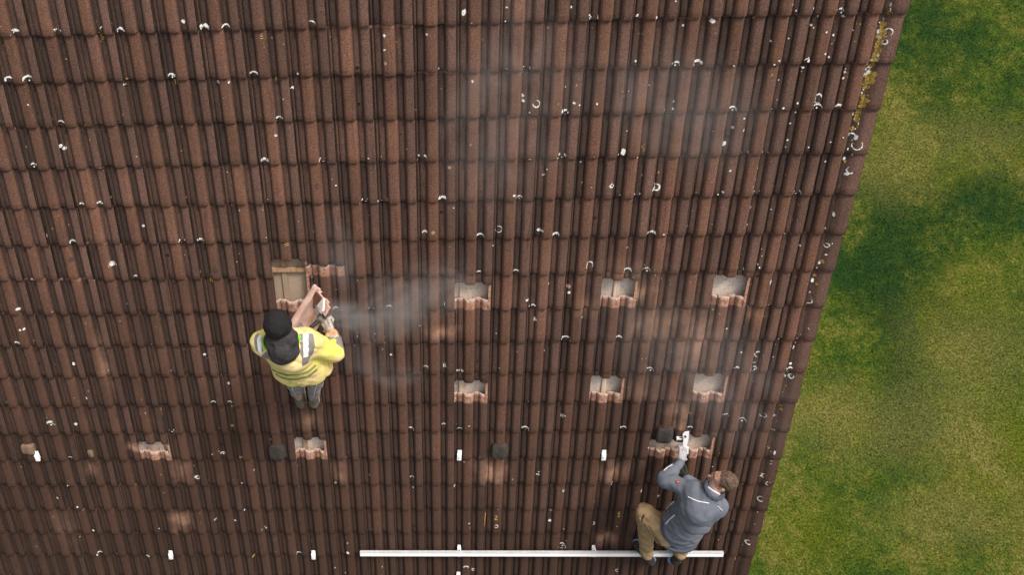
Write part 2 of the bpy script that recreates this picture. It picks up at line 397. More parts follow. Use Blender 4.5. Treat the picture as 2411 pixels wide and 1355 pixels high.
RL = {(5, 6): 'roof tile pushed up above the missing tile by the worker in yellow', (6, 6): 'roof tile pushed up right of the bare batten'}
for d in rspec:
    o = tiles_object('raised_tile', [d], roof)
    o['label'] = RL.get((d['k'], d['j']), 'roof tile slid upslope, leaving the underlay bare below it')

def boxr(u0, u1, v0, v1, h0, h1):
    c = [(u0, v0, h0), (u1, v0, h0), (u1, v1, h0), (u0, v1, h0), (u0, v0, h1), (u1, v0, h1), (u1, v1, h1), (u0, v1, h1)]
    f = [(0, 1, 2, 3), (7, 6, 5, 4), (0, 4, 5, 1), (1, 5, 6, 2), (2, 6, 7, 3), (3, 7, 4, 0)]
    return c, f
def roof_boxes(name, boxes, mat, parent, bevel=0.0):
    co, fa = [], []
    for b in boxes:
        c, f = boxr(*b); n = len(co); co += c; fa += [tuple(i + n for i in q) for q in f]
    o = mesh_np(name, rf(np.array(co)), fa, mat, parent, frame=ROOFF)
    if bevel:
        bm = o.modifiers.new('bevel', 'BEVEL'); bm.width = bevel; bm.segments = 2
    return o
UL, UR, VT, VB = ku(KMIN) + .05, ku(20) - 0.03, jv(JMIN) - G - .05, jv(JMAX) - 0.02
und = roof_boxes('underlay', [(UL, UR, VT, VB, -0.075, -0.048)], M['underlay'], roof)
for k in (-8.7, -4.1, 0.62, 5.26, 10.20, 14.46, 18.6):
    u = ku(k); roof_boxes('counter_batten', [(u - .024, u + .024, VT, VB, -0.047, -0.032)], M['wood_old'] if k == 5.26 else M['wood'], roof, .002)
for j in range(JMIN, JMAX + 1):
    v = jv(j) - LAP + .004
    if j in (5, 6, 7, 9, 10, 11, 12): o = roof_boxes('roof_batten', [(UL, UR, v + .020, v + .058, -0.031, -0.012)], M['wood2'], roof, .002)

# ventilation hoods on three tiles
def surf(u, v):
    """height of the tiled face at a roof position"""
    k = math.floor((u - U0) / UW); s = (u - U0) / UW - k
    best = None
    for j in (math.floor((v - V0) / G), math.floor((v - V0) / G) + 1, math.floor((v - V0) / G) + 2):
        if (k, j) in GONE: continue
        p = float(prof(s)); sh = RAISED.get((k, j), 0.0)
        d = (jv(j) - sh + 0.007 * p / PH) - v
        if k == KMAX and s > 0.59: p = 0.03 * min(1, max(0, (s - .7) / .14)) ** .7 + .004
        if -0.0005 <= d <= G + LAP:
            t = p + STEP * (1 - d / G) - (0.017 if s < 0.068 else 0)
            if best is None or t > best: best = t
    return best if best is not None else -0.048
def vent(k, j, shift=0.0, sx=.078, sy=.092, mat='hood', lab='dark grey domed ventilation hood on a roof tile'):
    uc = ku(k) + .40 * UW; vc = jv(j) - shift - .090
    n = 28; rings = [(1.0, -.012), (1.0, .012), (.97, .026), (.90, .034), (.70, .040), (.35, .043)]
    co = []
    for r, z in rings:
        for i in range(n):
            t = 2 * math.pi * i / n
            x = math.copysign(abs(math.cos(t)) ** .55, math.cos(t)) * sx * r; y = math.copysign(abs(math.sin(t)) ** .55, math.sin(t)) * sy * r
            co.append((uc + x, vc + y, z + .022 + .006 * math.sin(x * 60) ))
    co.append((uc, vc, .066)); fa = []
    for a in range(len(rings) - 1):
        for i in range(n):
            fa.append((a * n + i, a * n + (i + 1) % n, (a + 1) * n + (i + 1) % n, (a + 1) * n + i))
    b = (len(rings) - 1) * n
    for i in range(n): fa.append((b + i, b + (i + 1) % n, len(co) - 1))
    fa = [tuple(reversed(f)) for f in fa]
    o = mesh_np('vent_hood', rf(np.array(co)), [tuple(reversed(f)) for f in fa], M[mat], roof, True, frame=ROOFF)
    o['label'] = lab
    return o
vent(4, 12); vent(11, 12); vent(16, 12, .185); M['khaki_hood'] = simple('dusty_khaki_concrete', (0.22, 0.15, 0.095), 0.95, 0.3, 60, 0.3)
vent(-4, 12, 0.05, .062, .062, 'khaki_hood', 'dusty khaki ventilation hood at the far left')
vent(-2, 12, 0.0, .030, .045, 'khaki_hood', 'small khaki patch on a roof tile')

# ------------------------------------------------------------------ lichen, dark spots, chalk: marks lying on the tiles
class Marks:
    def __init__(s): s.co, s.fa = [], []
    def grid(s, rows, lift):
        n0 = len(s.co); nr = len(rows); nc = len(rows[0])
        for r in rows:
            for (u, v) in r: s.co.append((u, v, surf(u, v) + lift))
        for a in range(nr - 1):
            for b in range(nc - 1):
                q = (n0 + a * nc + b, n0 + a * nc + b + 1, n0 + (a + 1) * nc + b + 1, n0 + (a + 1) * nc + b)
                hs = [s.co[i][2] for i in q]
                if max(hs) - min(hs) < 0.03: s.fa.append(q)
    def arc(s, u, v, r, w, a0, a1, sq=1.0, lift=.0015, jag=.25):
        n = max(6, int((a1 - a0) / .3)); r1, r2 = [], []
        for i in range(n + 1):
            t = a0 + (a1 - a0) * i / n
            e = min(1, 3.0 * min(i, n - i) / n + .25)
            ww = w * e * (1 + random.uniform(-jag, jag) * 1.6); rr = r * (1 + random.uniform(-jag, jag) * .25)
            c, ss = math.cos(t), math.sin(t)
            r1.append((u + c * (rr + ww / 2), v - ss * (rr + ww / 2) * sq)); r2.append((u + c * (rr - ww / 2), v - ss * (rr - ww / 2) * sq))
        s.grid([r1, r2], lift)
    def blob(s, u, v, r, sq=1.0, lift=.0015, jag=.25, rot=0.0):
        n = 11; jj = [1 + random.uniform(-jag, jag) for _ in range(n)]; rows = []
        for k in (1.0, .6, .2):
            row = []
            for i in range(n + 1):
                t = 2 * math.pi * i / n; x = math.cos(t) * r * k * jj[i % n]; y = math.sin(t) * r * k * sq * jj[i % n]
                row.append((u + x * math.cos(rot) - y * math.sin(rot), v + x * math.sin(rot) + y * math.cos(rot)))
            rows.append(row)
        s.grid(rows, lift); 
        n0 = len(s.co); s.co.append((u, v, surf(u, v) + lift)); b = n0 - (n + 1)
        for i in range(n): s.fa.append((b + i, b + i + 1, n0))
    def stroke(s, pts, w, lift=.0015):
        for (a, b) in zip(pts[:-1], pts[1:]):
            a, b = np.array(a), np.array(b); L = np.linalg.norm(b - a)
            if L < 1e-6: continue
            t = (b - a) / L; nrm = np.array([-t[1], t[0]]) * w / 2; n = max(2, int(L / .012))
            s.grid([[tuple(a + (b - a) * i / n + nrm) for i in range(n + 1)], [tuple(a + (b - a) * i / n - nrm) for i in range(n + 1)]], lift)
    def build(s, name, mat, label):
        o = mesh_np(name, rf(np.array(s.co)), s.fa, mat, roof, False, frame=ROOFF); o['kind'] = 'stuff'; o['label'] = label; return o
def scale_at(py): return 350 - (350 - 226) * py / 1355.0
white, yellow, dark_spots, chalk, tan = Marks(), Marks(), Marks(), Marks(), Marks()
ARCH = """60 72 10 4;150 66 9 4;241 66 5 3;290 65 8 4;485 58 9 7;539 51 9 3;735 45 11 3;35 178 10 4;81 179 11 4;404 170 8 4;598 161 9 4;657 271 7 3;
84 381 8 3;624 373 8 5;764 370 9 3;994 364 10 4;862 463 7 2;908 466 6 4;1040 462 7 6;432 556 7 3;473 552 7 4;1000 547 5 4;1129 547 8 3;1400 37 9 4;
1238 154 8 3;1590 146 8 3;1641 146 9 5;1331 261 7 6;1588 250 7 4;1740 250 8 3;1926 231 9 3;1322 363 8 4;1780 445 8 2;1309 546 7 4;1530 545 8 4;1478 623 8 4;1521 629 8 2;
1753 346 7 3;1804 344 6 4;1251 712 7 3;878 714 6 3;1331 790 9 3;1527 860 8 2;1081 862 7 3;1787 852 8 2;1002 865 5 2;1044 716 5 2;1704 980 6 2;1744 990 8 2;
968 1000 8 2.5;1231 1000 8 3;1044 1001 5 2;399 1004 7 3;121 995 9 5;1975 238 7 4;1874 437 8 2;525 1068 5 3;870 1243 6 2;1265 1120 4 2;1325 1285 8 2;350 1306 5 2;240 1315 7 3;1097 1333 5 3;
622 1244 5 3;702 1296 6 2;1222 458 6 2;1745 622 7 2;510 1222 4 2;970 1125 4 2;1984 12 8 3;1863 884 6 4"""
RING = """1174 540 8 1.5;1388 625 8 2.5;880 783 6 3;840 790 7 1;1326 980 5 2;1796 977 6 2;1545 441 8 4;1535 438 9 3;1262 242 8 3;1587 247 9 4;1285 826 4 3;1264 800 0 0;1706 606 4 2;1786 836 8 3;2088 75 9 2.5;2080 97 5 3;2015 340 10 3;
1396 1234 4 2;1168 1236 4 1.5;1327 1154 3 2;273 1308 6 2.5;1761 1275 6 3;1789 1172 6 2;1781 1207 4 2;1140 925 6 2;1437 435 4 4;1946 577 5 3;1926 232 9 3;1862 886 5 3;1113 1343 4 1.5;1454 1345 4 1.5;1323 1287 8 1.5;465 1125 5 3;1021 1164 6 1.5"""
BLOB = """266 621 8;258 625 5;68 648 5;76 660 5;337 533 4;152 350 5;143 343 4;58 347 4;432 50 5;1676 48 7;1422 533 8;1092 28 6;836 484 4;1058 393 4;907 147 4;905 83 4;1020 545 5;1467 358 7;
1705 338 6;1260 753 4;1048 861 6;1339 676 6;1340 690 4;845 658 4;850 663 3;1067 1144 5;1812 663 5;1819 1062 5;514 193 5;1229 225 5;1231 237 4;1350 240 3;2009 268 4;1992 408 5;1912 18 3;1840 252 3;1247 369 4;1497 143 3;1345 16 3;1192 158 4;178 1000 4;
1404 242 3;1363 245 2;357 812 3;434 826 3;480 837 4;446 824 3;539 905 4;690 207 4;650 318 3;1010 80 3;1030 302 3;1112 190 3;1005 80 3;890 470 2;1210 458 3;1268 541 4;1275 542 3;1240 704 4;1313 372 3;1280 412 3;1513 413 4;1550 407 3;1618 533 3;1676 528 2;
1757 530 3;1767 491 3;1700 450 3;1691 459 3;1980 30 3;1940 125 3;1904 143 4;1893 160 3;875 783 4;833 817 3;920 837 3;790 905 4;795 930 3;1435 1070 3;790 1137 3;1295 1228 4;1298 1205 3;1440 1136 3;1283 1105 3;570 1140 3;553 1228 3;577 1201 3;819 1298 4;901 1332 3;
1510 1155 3;1550 1170 3;95 700 3;45 727 4;58 774 3;50 775 3;173 858 5;204 935 4;135 1170 4;185 1190 3;220 1250 3;160 1140 3;425 1300 4;100 1085 4;1600 1300 3;1750 305 3;1725 300 3;1500 35 3;1545 40 3;1610 60 3;2061 540 3;1961 500 3;1951 520 3;1650 1060 3"""
def sc(px, py): return scale_at(py)
for item in ARCH.replace('\n', '').split(';'):
    x, y, r, w = map(float, item.split()); q = R3(x, y, .02); k = sc(x, y)
    fu = (q[0] - U0) / UW; kk = math.floor(fu); cand = [kk - .36, kk + .145, kk + .64, kk + 1.145]; best = min(cand, key=lambda a: abs(a - fu))
    if r >= 6 and abs(best - fu) * UW < .07:
        q[0] = ku(best) + random.gauss(0, .002); jj = round((q[1] + .01 - V0) / G)
        if abs(jv(jj) - q[1]) < .09: q[1] = jv(jj) - r * .55 / k - random.uniform(0, .004)
    white.arc(q[0], q[1] + r * .4 / k, r * 1.08 / k, w * 1.1 / k, random.uniform(-.25, .1), math.pi + random.uniform(-.1, .3), 1.0)
    if random.random() < .3: white.blob(q[0] + random.uniform(-3, 3) / k, q[1] + r * .3 / k, 2.0 / k)
for _ in range(38):
    k = random.randint(-6, 18); j = random.randint(-1, 12); r = random.uniform(.017, .027)
    if (k, j) in RAISED or (k, j) in GONE: continue
    white.arc(ku(k) + random.choice([.145, .64]) * UW, jv(j) - r * .45, r, r * random.uniform(.25, .6), random.uniform(-.25, .2), math.pi + random.uniform(-.3, .3))
for item in RING.replace('\n', '').split(';'):
    x, y, r, w = map(float, item.split()); q = R3(x, y, .02); k = sc(x, y)
    if r > 0:
        a0 = random.uniform(0, 6.28); white.arc(q[0], q[1], r * 1.0 / k, w * 1.0 / k, a0, a0 + random.uniform(4.2, 6.0), random.uniform(.9, 1.15))
        if random.random() < .4: white.blob(q[0] + random.uniform(-2, 2) / k, q[1] + random.uniform(-2, 2) / k, 1.8 / k)
for item in BLOB.replace('\n', '').split(';'):
    x, y, r = map(float, item.split()); q = R3(x, y, .02); k = sc(x, y)
    if q[0] > ku(20) - .02: continue
    (tan if random.random() < .12 else white).blob(q[0], q[1], r * .9 / k, random.uniform(.8, 1.5), rot=random.uniform(0, 3))
for _ in range(520):
    x, y = random.uniform(-60, 2080), random.uniform(-30, 1400); q = R3(x, y, .02)
    if q[0] > ku(20): continue
    t = random.random(); (white if t < .38 else tan if t < .8 else yellow).blob(q[0], q[1], random.uniform(.0022, .0065), random.uniform(.8, 1.6), rot=random.uniform(0, 3))
# lichen creeping down the verge and its neighbouring valleys
for _ in range(210):
    kk = random.choice([19.66, 19.66, 19.66, 19.70, 19.13, 18.63, 18.13, 17.6]); vv = random.uniform(-3.2, 1.8 if kk > 19.5 else .6)
    if kk > 19.5 and vv > -1.6 and random.random() < .5: vv = random.uniform(-3.0, -1.5)
    u = ku(kk) + random.gauss(0, .014)
    (yellow if (kk > 19 and random.random() < .5) else white).blob(u, vv, random.uniform(.003, .014 if kk > 19.5 else .008), random.uniform(.8, 1.4))
for _ in range(60):
    u = ku(19.68) + random.gauss(0, .016); v = random.choice([random.uniform(-2.45, -2.05), random.uniform(-2.05, -1.75)])
    yellow.blob(u, v, random.uniform(.006, .02), random.uniform(.9, 1.5))
for _ in range(14):
    u = ku(19.7) + random.gauss(0, .03); v = random.uniform(-2.6, 2.9); r = random.uniform(.012, .026)
    a0 = random.uniform(0, 6.28); white.arc(u, v, r, r * .35, a0, a0 + random.uniform(3, 5.5))
for (x, y, r) in ((238, 88, 12), (135, 215, 6), (1513, 345, 6), (1516, 352, 5)):
    q = R3(x, y, .02)
    for _ in range(8): yellow.blob(q[0] + random.gauss(0, r * .4) / 330, q[1] + random.gauss(0, r * .4) / 330, r * .22 / 330)
for _ in range(190):                                     # black spots, mostly at the lower end of valleys
    k = random.randint(-10, 19); j = random.randint(-3, 18)
    if (k, j) in RAISED or (k, j) in GONE: continue
    u = ku(k) + random.choice([.145, .64]) * UW + random.gauss(0, .006); v = jv(j) - random.choice([.004, .01, random.uniform(0, .3)])
    dark_spots.blob(u, v, random.uniform(.007, .017), random.uniform(.6, 1.0), .003)
def chalk_marks(x, y, shape, sz):
    q = R3(x, y, .03); k = scale_at(y)
    S_ = {'H': [[(-.5, -1), (-.4, 1)], [(.5, -1), (.6, 1)], [(-.45, 0), (.55, 0)]], '=': [[(-1, -.4), (1, -.6)], [(-1, .5), (1, .3)]], 'I': [[(.1, -1.6), (-.1, 1.6)]],
          '1': [[(-.4, -.2), (.1, -1)], [(.1, -1), (0, 1)], [(-.5, 1), (.5, 1)]], '2': [[(-.5, -.7), (0, -1), (.4, -.6), (.1, 0), (-.6, .9), (.7, 1.1)]], '#': [[(-.6, -1), (-.5, 1)], [(.1, -1), (.2, 1)], [(.7, -1), (.6, 1)], [(-.8, -.3), (.9, -.3)], [(-.8, .4), (.9, .4)]]}[shape]
    for st in S_: chalk.stroke([(q[0] + a * sz / k, q[1] + b * sz / k) for a, b in st], 1.6 / k)
for a in ((619, 87, '=', 6), (413, 194, 'H', 6), (650, 186, 'H', 5), (478, 573, 'H', 5), (462, 612, '=', 4), (497, 662, '#', 6), (675, 575, '=', 5), (567, 1080, 'H', 5), (752, 1077, 'H', 6), (598, 1256, 'H', 4), (546, 960, 'H', 5), (546, 1005, '=', 4),
          (1168, 1219, '2', 6), (1419, 1214, 'I', 11), (1457, 1211, '1', 7), (1142, 1226, 'I', 12), (597, 1313, '=', 3)): chalk_marks(*a)
white.build('pale_lichen', M['lichen'], 'white lichen rings, arcs and specks grown on the tiles')
yellow.build('yellow_lichen', M['lichen_y'], 'ochre lichen crust along the verge tiles')
dark_spots.build('dark_spots', M['dark_spots'], 'small black spots at the lower ends of the tile channels')
tan.build('clay_crumbs', M['droppings'], 'small crumbs of broken clay scattered on the tiles')
chalk.build('chalk_marks', M['chalk'], 'thin yellow chalk strokes and letters drawn on the tiles')

# the rest of the house, mostly below and behind the slope
ridge_v = VT
RZ = W(0, ridge_v)[2]; RY = W(0, ridge_v)[1]
back = bpy.data.objects.new('roof_slope', roof.data); COL.objects.link(back)
back.parent = house
back.matrix_basis = Matrix.Translation((ku(KMIN) + ku(20), 2 * RY, 0)) @ Matrix.Rotation(math.pi, 4, 'Z') @ ROOFF
back['label'] = 'rear roof slope of brown clay tiles beyond the ridge'
EY, EZ = W(0, VB)[1], W(0, VB)[2]
wy0 = EY + 0.45; wy1 = 2 * RY - wy0; wx0, wx1 = ku(KMIN) + .3, ku(20) - .22
zt = EZ + (0.45) * math.tan(PITCH) - .20; zr = RZ - .20
wco = [(wx0, wy0, 0), (wx1, wy0, 0), (wx1, wy1, 0), (wx0, wy1, 0), (wx0, wy0, zt), (wx1, wy0, zt), (wx1, wy1, zt), (wx0, wy1, zt), (wx0, RY, zr), (wx1, RY, zr)]
mesh_np('wall', wco, [(0, 1, 5, 4), (2, 3, 7, 6), (1, 2, 6, 9, 5), (3, 0, 4, 8, 7)], M['plaster'], house)
bo = roof_boxes('barge_board', [(ku(20) - .045, ku(20) + .012, VT, VB, -.24, -.03)], M['barge'], house)
gco, gfa = [], []
for i, x in enumerate((UL, ku(20) + .03)):
    for t in range(13):
        a = math.pi * t / 12; gco.append((x, EY - .03 - .065 + .065 * math.cos(a), EZ - .10 - .065 * math.sin(a)))
for t in range(12): gfa.append((t, t + 1, 14 + t, 13 + t))
go = mesh_np('gutter', gco, gfa, M['zinc'], house, True); sm_ = go.modifiers.new('s', 'SOLIDIFY'); sm_.thickness = .003
nrg = 40; rco, rfa = [], []
for i in range(nrg):
    x0 = ku(KMIN) + i * (ku(20) - ku(KMIN)) / nrg; x1 = x0 + (ku(20) - ku(KMIN)) / nrg + .03
    b0 = len(rco)
    for x, r in ((x0, .13), (x1, .115)):
        for t in range(9):
            a = math.pi * t / 8; rco.append((x, RY + r * math.cos(a), RZ + .0 + r * math.sin(a)))
    for t in range(8): rfa.append((b0 + t, b0 + t + 1, b0 + 10 + t, b0 + 9 + t))
mesh_np('ridge', rco, rfa, M['barge'], house, True)

# ------------------------------------------------------------------ aluminium rail and the hooks that carry it
def hook_boxes(u, v, loose=False):
    """visible end of a roof hook: a plate lying in the tile channel, turned up at its lower end"""
    return [(u - .020, u + .020, v - .085, v + .0, .034, .040), (u - .023, u + .018, v - .050, v + .022, .041, .060), (u - .011, u + .008, v - .030, v - .004, .061, .068)]
HOOKS = [(1081, 1078, 'silver roof hook under the tiles, left of the two midway up the roof'),
         (1421, 1078, 'silver roof hook under the tiles, midway up, left of the crouching worker'),
         (395, 1312, 'silver roof hook near the lower left corner, left of the free pair'),
         (737, 1312, 'silver roof hook just left of the end of the long rail'),
         (85, 1080, 'silver roof hook below a half opened tile at the far left'),
         (1081, 1362, 'silver roof hook at the bottom edge below the left rail bracket')]
def snapv(u):
    fu = (u - U0) / UW; kk = math.floor(fu); return ku(min([kk - .36, kk + .145, kk + .64, kk + 1.145], key=lambda a: abs(a - fu)))
def part_boxes(name, boxes, mat, parent, origin, bevel=.0015, tilt=0.0):
    co, fa = [], []
    for b in boxes:
        c, f = boxr(*b); n = len(co); co += c; fa += [tuple(i + n for i in q) for q in f]
    co = np.array(co, float); o0 = np.array(origin, float); dl = co - o0
    if tilt:
        c_, s_ = math.cos(tilt), math.sin(tilt); x, y = dl[:, 0].copy(), dl[:, 1].copy(); dl[:, 0] = x * c_ - y * s_; dl[:, 1] = x * s_ + y * c_
    o = mesh_np(name, rf(dl + o0), fa, mat, parent, frame=ROOFF)
    bm = o.modifiers.new('bevel', 'BEVEL'); bm.width = bevel; bm.segments = 2
    return o
for i, (x, y, lab) in enumerate(HOOKS):
    q = R3(x, y, .04); u, v = snapv(q[0]), q[1]
    e_ = empty('roof_hook', W(u, v, .03), lab, 'roof hook', 'roof hooks set in the tile channels'); b = hook_boxes(u, v)
    t = random.gauss(0, .03)
    part_boxes('arm', b[:1], M['alu'], e_, (u, v, 0), tilt=t); h_ = part_boxes('bracket', b[1:2], M['alu'], e_, (u, v, 0), tilt=t); part_boxes('bolt', b[2:], M['alu'], e_, (u, v, 0), .003, tilt=t)
RV = R3(1081, 1307, .09)[1]
ra, rb_ = R3(848, 1307, .09), R3(1703, 1306, .09)
rail = empty('mounting_rail', W((ra[0] + rb_[0]) / 2, RV, .08), 'long silver aluminium rail lying across the tiles under the crouching worker', 'rail')
part_boxes('channel', [(ra[0], rb_[0], RV - .020, RV + .022, .070, .098)], M['alu'], rail, (0, RV, 0))
part_boxes('slot_lip', [(ra[0] - .001, rb_[0] + .001, RV - .036, RV - .0205, .070, .0975)], simple('shaded_rail_side', (.62, .63, .65), .5, .1, 20), rail, (0, RV, 0))  # greyer strip paints shade on the rail's upslope side
part_boxes('slot_edge', [(ra[0] - .0005, rb_[0] + .0005, RV + .002, RV + .006, .0985, .1005)], M['alu'], rail, (0, RV, 0), .0005)
for (x, lab) in ((1081, 'roof hook clamped under the long rail, leftmost of three'), (1396, 'roof hook clamped under the long rail, middle of three'), (1573, 'roof hook clamped under the long rail between the crouching man\'s shoes')):
    u = R3(x, 1307, .05)[0]
    e_ = empty('roof_hook', W(u, RV, .03), lab, 'roof hook', 'roof hooks set in the tile channels')
    part_boxes('arm', [(u - .0155, u + .0155, RV - .068, RV + .035, .026, .032)], M['alu'], e_, (u, RV, 0))
    part_boxes('bracket', [(u - .019, u + .019, RV - .052, RV - .036, .033, .075), (u - .019, u + .019, RV - .052, RV + .045, .056, .063), (u - .017, u + .021, RV + .024, RV + .055, .033, .072)], M['alu'], e_, (u, RV, 0))
    part_boxes('bolt', [(u - .007, u + .007, RV - .055, RV - .040, .076, .084)], M['zinc'], e_, (u, RV, 0), .002)
# ------------------------------------------------------------------ signed distance modelling for the two people
def rcone(p, a, b, ra, rb):
    a, b = np.asarray(a, float), np.asarray(b, float); ba = b - a; L2 = ba @ ba; pa = p - a
    h = np.clip((pa @ ba) / L2, 0, 1) if L2 > 1e-12 else np.zeros(len(p))
    return np.linalg.norm(pa - h[:, None] * ba, axis=1) - (ra + (rb - ra) * h)
def ellip(p, c, ax, r):
    """ax: rows are the axes"""
    q = (p - c) @ np.asarray(ax).T; r = np.asarray(r, float)
    k0 = np.linalg.norm(q / r, axis=1); k1 = np.linalg.norm(q / (r * r), axis=1) + 1e-9
    return k0 * (k0 - 1) / k1
def smin(a, b, k):
    h = np.clip(0.5 + 0.5 * (b - a) / k, 0, 1); return b + (a - b) * h - k * h * (1 - h)
def surface_nets(fn, lo, hi, res):
    lo = np.asarray(lo, float); n = np.ceil((np.asarray(hi) - lo) / res).astype(int) + 1
    g = [lo[i] + res * np.arange(n[i]) for i in range(3)]
    X = np.stack(np.meshgrid(*g, indexing='ij'), -1).reshape(-1, 3)
    D = np.concatenate([fn(X[i:i + 400000]) for i in range(0, len(X), 400000)]).reshape(n)
    Sg = D < 0
    c8 = [(i, j, k) for i in (0, 1) for j in (0, 1) for k in (0, 1)]
    m = n - 1
    sub = lambda A, o: A[o[0]:o[0] + m[0], o[1]:o[1] + m[1], o[2]:o[2] + m[2]]
    cnt = sum(sub(Sg, o).astype(int) for o in c8); act = (cnt > 0) & (cnt < 8)
    acc = np.zeros(tuple(m) + (3,)); w = np.zeros(tuple(m))
    for a in c8:
        for ax in range(3):
            if a[ax]: continue
            b = list(a); b[ax] = 1; b = tuple(b)
            da, db = sub(D, a), sub(D, b); cr = (da < 0) != (db < 0)
            t = np.where(cr, da / np.where(cr, da - db, 1), 0)
            for d in range(3): acc[..., d] += np.where(cr, a[d] + (t if d == ax else 0), 0)
            w += cr
    idx = -np.ones(tuple(m), int); I = np.argwhere(act); idx[act] = np.arange(len(I))
    V = (acc[act] / w[act][:, None] + I) * res + lo
    Fs = []
    for ax in range(3):
        o = [0, 0, 0]; o[ax] = 1
        A = Sg[:n[0] - o[0], :n[1] - o[1], :n[2] - o[2]]; B = Sg[o[0]:, o[1]:, o[2]:]
        for flip, cond in ((False, A & ~B), (True, ~A & B)):
            q = np.argwhere(cond); a1, a2 = (ax + 1) % 3, (ax + 2) % 3
            q = q[(q[:, a1] > 0) & (q[:, a2] > 0) & (q[:, a1] < m[a1]) & (q[:, a2] < m[a2]) & (q[:, ax] < m[ax])]
            e1 = np.zeros(3, int); e1[a1] = 1; e2 = np.zeros(3, int); e2[a2] = 1
            g4 = lambda z: idx[z[:, 0], z[:, 1], z[:, 2]]
            f = np.stack([g4(q - e1 - e2), g4(q - e2), g4(q), g4(q - e1)], 1)
            if flip: f = f[:, ::-1]
            Fs.append(f[(f >= 0).all(1)])
    return V, np.concatenate(Fs)
def crease(p, sc, amp, seed=0.0):
    """sharp thin folds"""
    q = p * sc + seed
    w = q[:, 0] + .8 * q[:, 1] + 1.6 * np.sin(q[:, 1] * .55 + seed) + 1.2 * np.sin(q[:, 2] * .7)
    w2 = q[:, 2] * 1.1 - .7 * q[:, 0] + 1.5 * np.sin(q[:, 0] * .6)
    return amp * ((1 - np.abs(np.sin(w))) ** 4 * (.5 + .5 * np.sin(q[:, 2] * .9)) + (1 - np.abs(np.sin(w2))) ** 4 * (.5 + .5 * np.sin(q[:, 1] * .8 + 2)))
def nz(p, sc, amp, seed=0.0):
    """cheap smooth pseudo-noise for cloth folds"""
    q = p * sc + seed
    return amp * (np.sin(q[:, 0] + 1.3 * np.sin(q[:, 1] * .9 + 1)) * np.sin(q[:, 1] * 1.1 + 1.7 * np.sin(q[:, 2] * .8)) + .5 * np.sin(q[:, 2] * 1.9 + q[:, 0] * 1.3))
def sdf_obj(name, prims, k, res, mats, parent, noise=None, cut=None, fmat=None, pad=.03):
    pts, rad = [], []
    for q in prims:
        if q[0] == 'c': pts += [q[1], q[2]]; rad += [q[3], q[4]]
        else: pts += [q[1]]; rad += [max(q[3])]
    pts = np.array(pts, float); rad = np.array(rad)
    lo = (pts - rad[:, None]).min(0) - pad; hi = (pts + rad[:, None]).max(0) + pad
    def fn(p):
        d = None
        for q in prims:
            e = rcone(p, *q[1:5]) if q[0] == 'c' else ellip(p, q[1], q[2], q[3])
            kk = q[5] if (q[0] == 'c' and len(q) > 5) else q[4] if (q[0] == 'e' and len(q) > 4) else k
            d = e if d is None else smin(d, e, kk)
        if noise is not None: d = d + noise(p)
        if cut is not None: d = np.maximum(d, cut(p))
        return d
    V, Fq = surface_nets(fn, lo, hi, res)
    fm = fmat(V[Fq].mean(1)) if fmat is not None else None
    return mesh_np(name, V, Fq, mats, parent, True, fmat=fm)
def unit(v): v = np.asarray(v, float); return v / np.linalg.norm(v)
def frame3(up, fwd):
    z = unit(up); y = unit(np.asarray(fwd) - z * (np.asarray(fwd) @ z)); x = np.cross(y, z); return np.stack([x, y, z])   # rows: right, forward, up
def head_prims(c, A, s=1.0):
    at = lambda x, y, z: c + s * (A[0] * x + A[1] * y + A[2] * z)
    e = lambda p, r, k=.02: ('e', at(*p), A, tuple(s * q for q in r), k)
    pr = [e((0, -.008, .035), (.074, .095, .085)), e((0, .035, -.035), (.060, .060, .065), .03), ('c', at(0, .05, -.085), at(0, .06, -.075), .028 * s, .026 * s, .03),
          ('c', at(0, .088, .005), at(0, .108, -.022), .009 * s, .014 * s, .012), e((-.030, .078, -.015), (.018, .014, .014), .015), e((.030, .078, -.015), (.018, .014, .014), .015),
          ('c', at(-.030, .082, .032), at(.030, .082, .032), .010 * s, .010 * s, .015), ('c', at(-.018, .088, -.052), at(.018, .088, -.052), .008 * s, .008 * s, .008)]
    for sx in (-1, 1):
        pr += [e((sx * .081, -.010, .0), (.012, .022, .034), .006)]
    return pr
def glove_prims(wrist, d, nrm, side, curl=.8, r=.0095, L=1.0):
    """palm along d, back of hand along nrm, thumb to side * cross(d, nrm)"""
    d = unit(d); nrm = unit(np.asarray(nrm) - d * (np.asarray(nrm) @ d)); t = np.cross(d, nrm) * side
    at = lambda a, b, c: wrist + d * a * L + t * b * L + nrm * c * L
    pr = [('c', at(0, 0, 0), at(.03, 0, 0), .028, .028, .02), ('c', at(.035, .022, 0), at(.085, .028, .002), .017, .015, .015), ('c', at(.035, -.02, 0), at(.080, -.028, 0), .017, .014, .015), ('c', at(.04, 0, .0), at(.088, 0, .004), .018, .015, .015)]
    for b, ln, c0 in ((.030, .9, 0), (.010, 1.0, .1), (-.011, .95, .15), (-.031, .75, .25)):
        p = at(.09, b, 0); ang = 0.0
        for i, seg in enumerate((.042, .028, .022)):
            ang += (curl + c0) * (.75, 1.0, .8)[i]
            q = p + (d * math.cos(ang) - nrm * math.sin(ang)) * seg * ln * L
            pr.append(('c', p, q, r * (1.05 - .1 * i), r * (.95 - .1 * i), .004)); p = q
    p = at(.03, .030, -.004); q = p + (d * .5 + t * .75 - nrm * .3) * .042 * L; w = q + (d * .8 + t * .1 - nrm * (.3 + .5 * curl)) * .034 * L
    pr += [('c', p, q, .0125, .011, .008), ('c', q, w, .011, .009, .004)]
    return pr

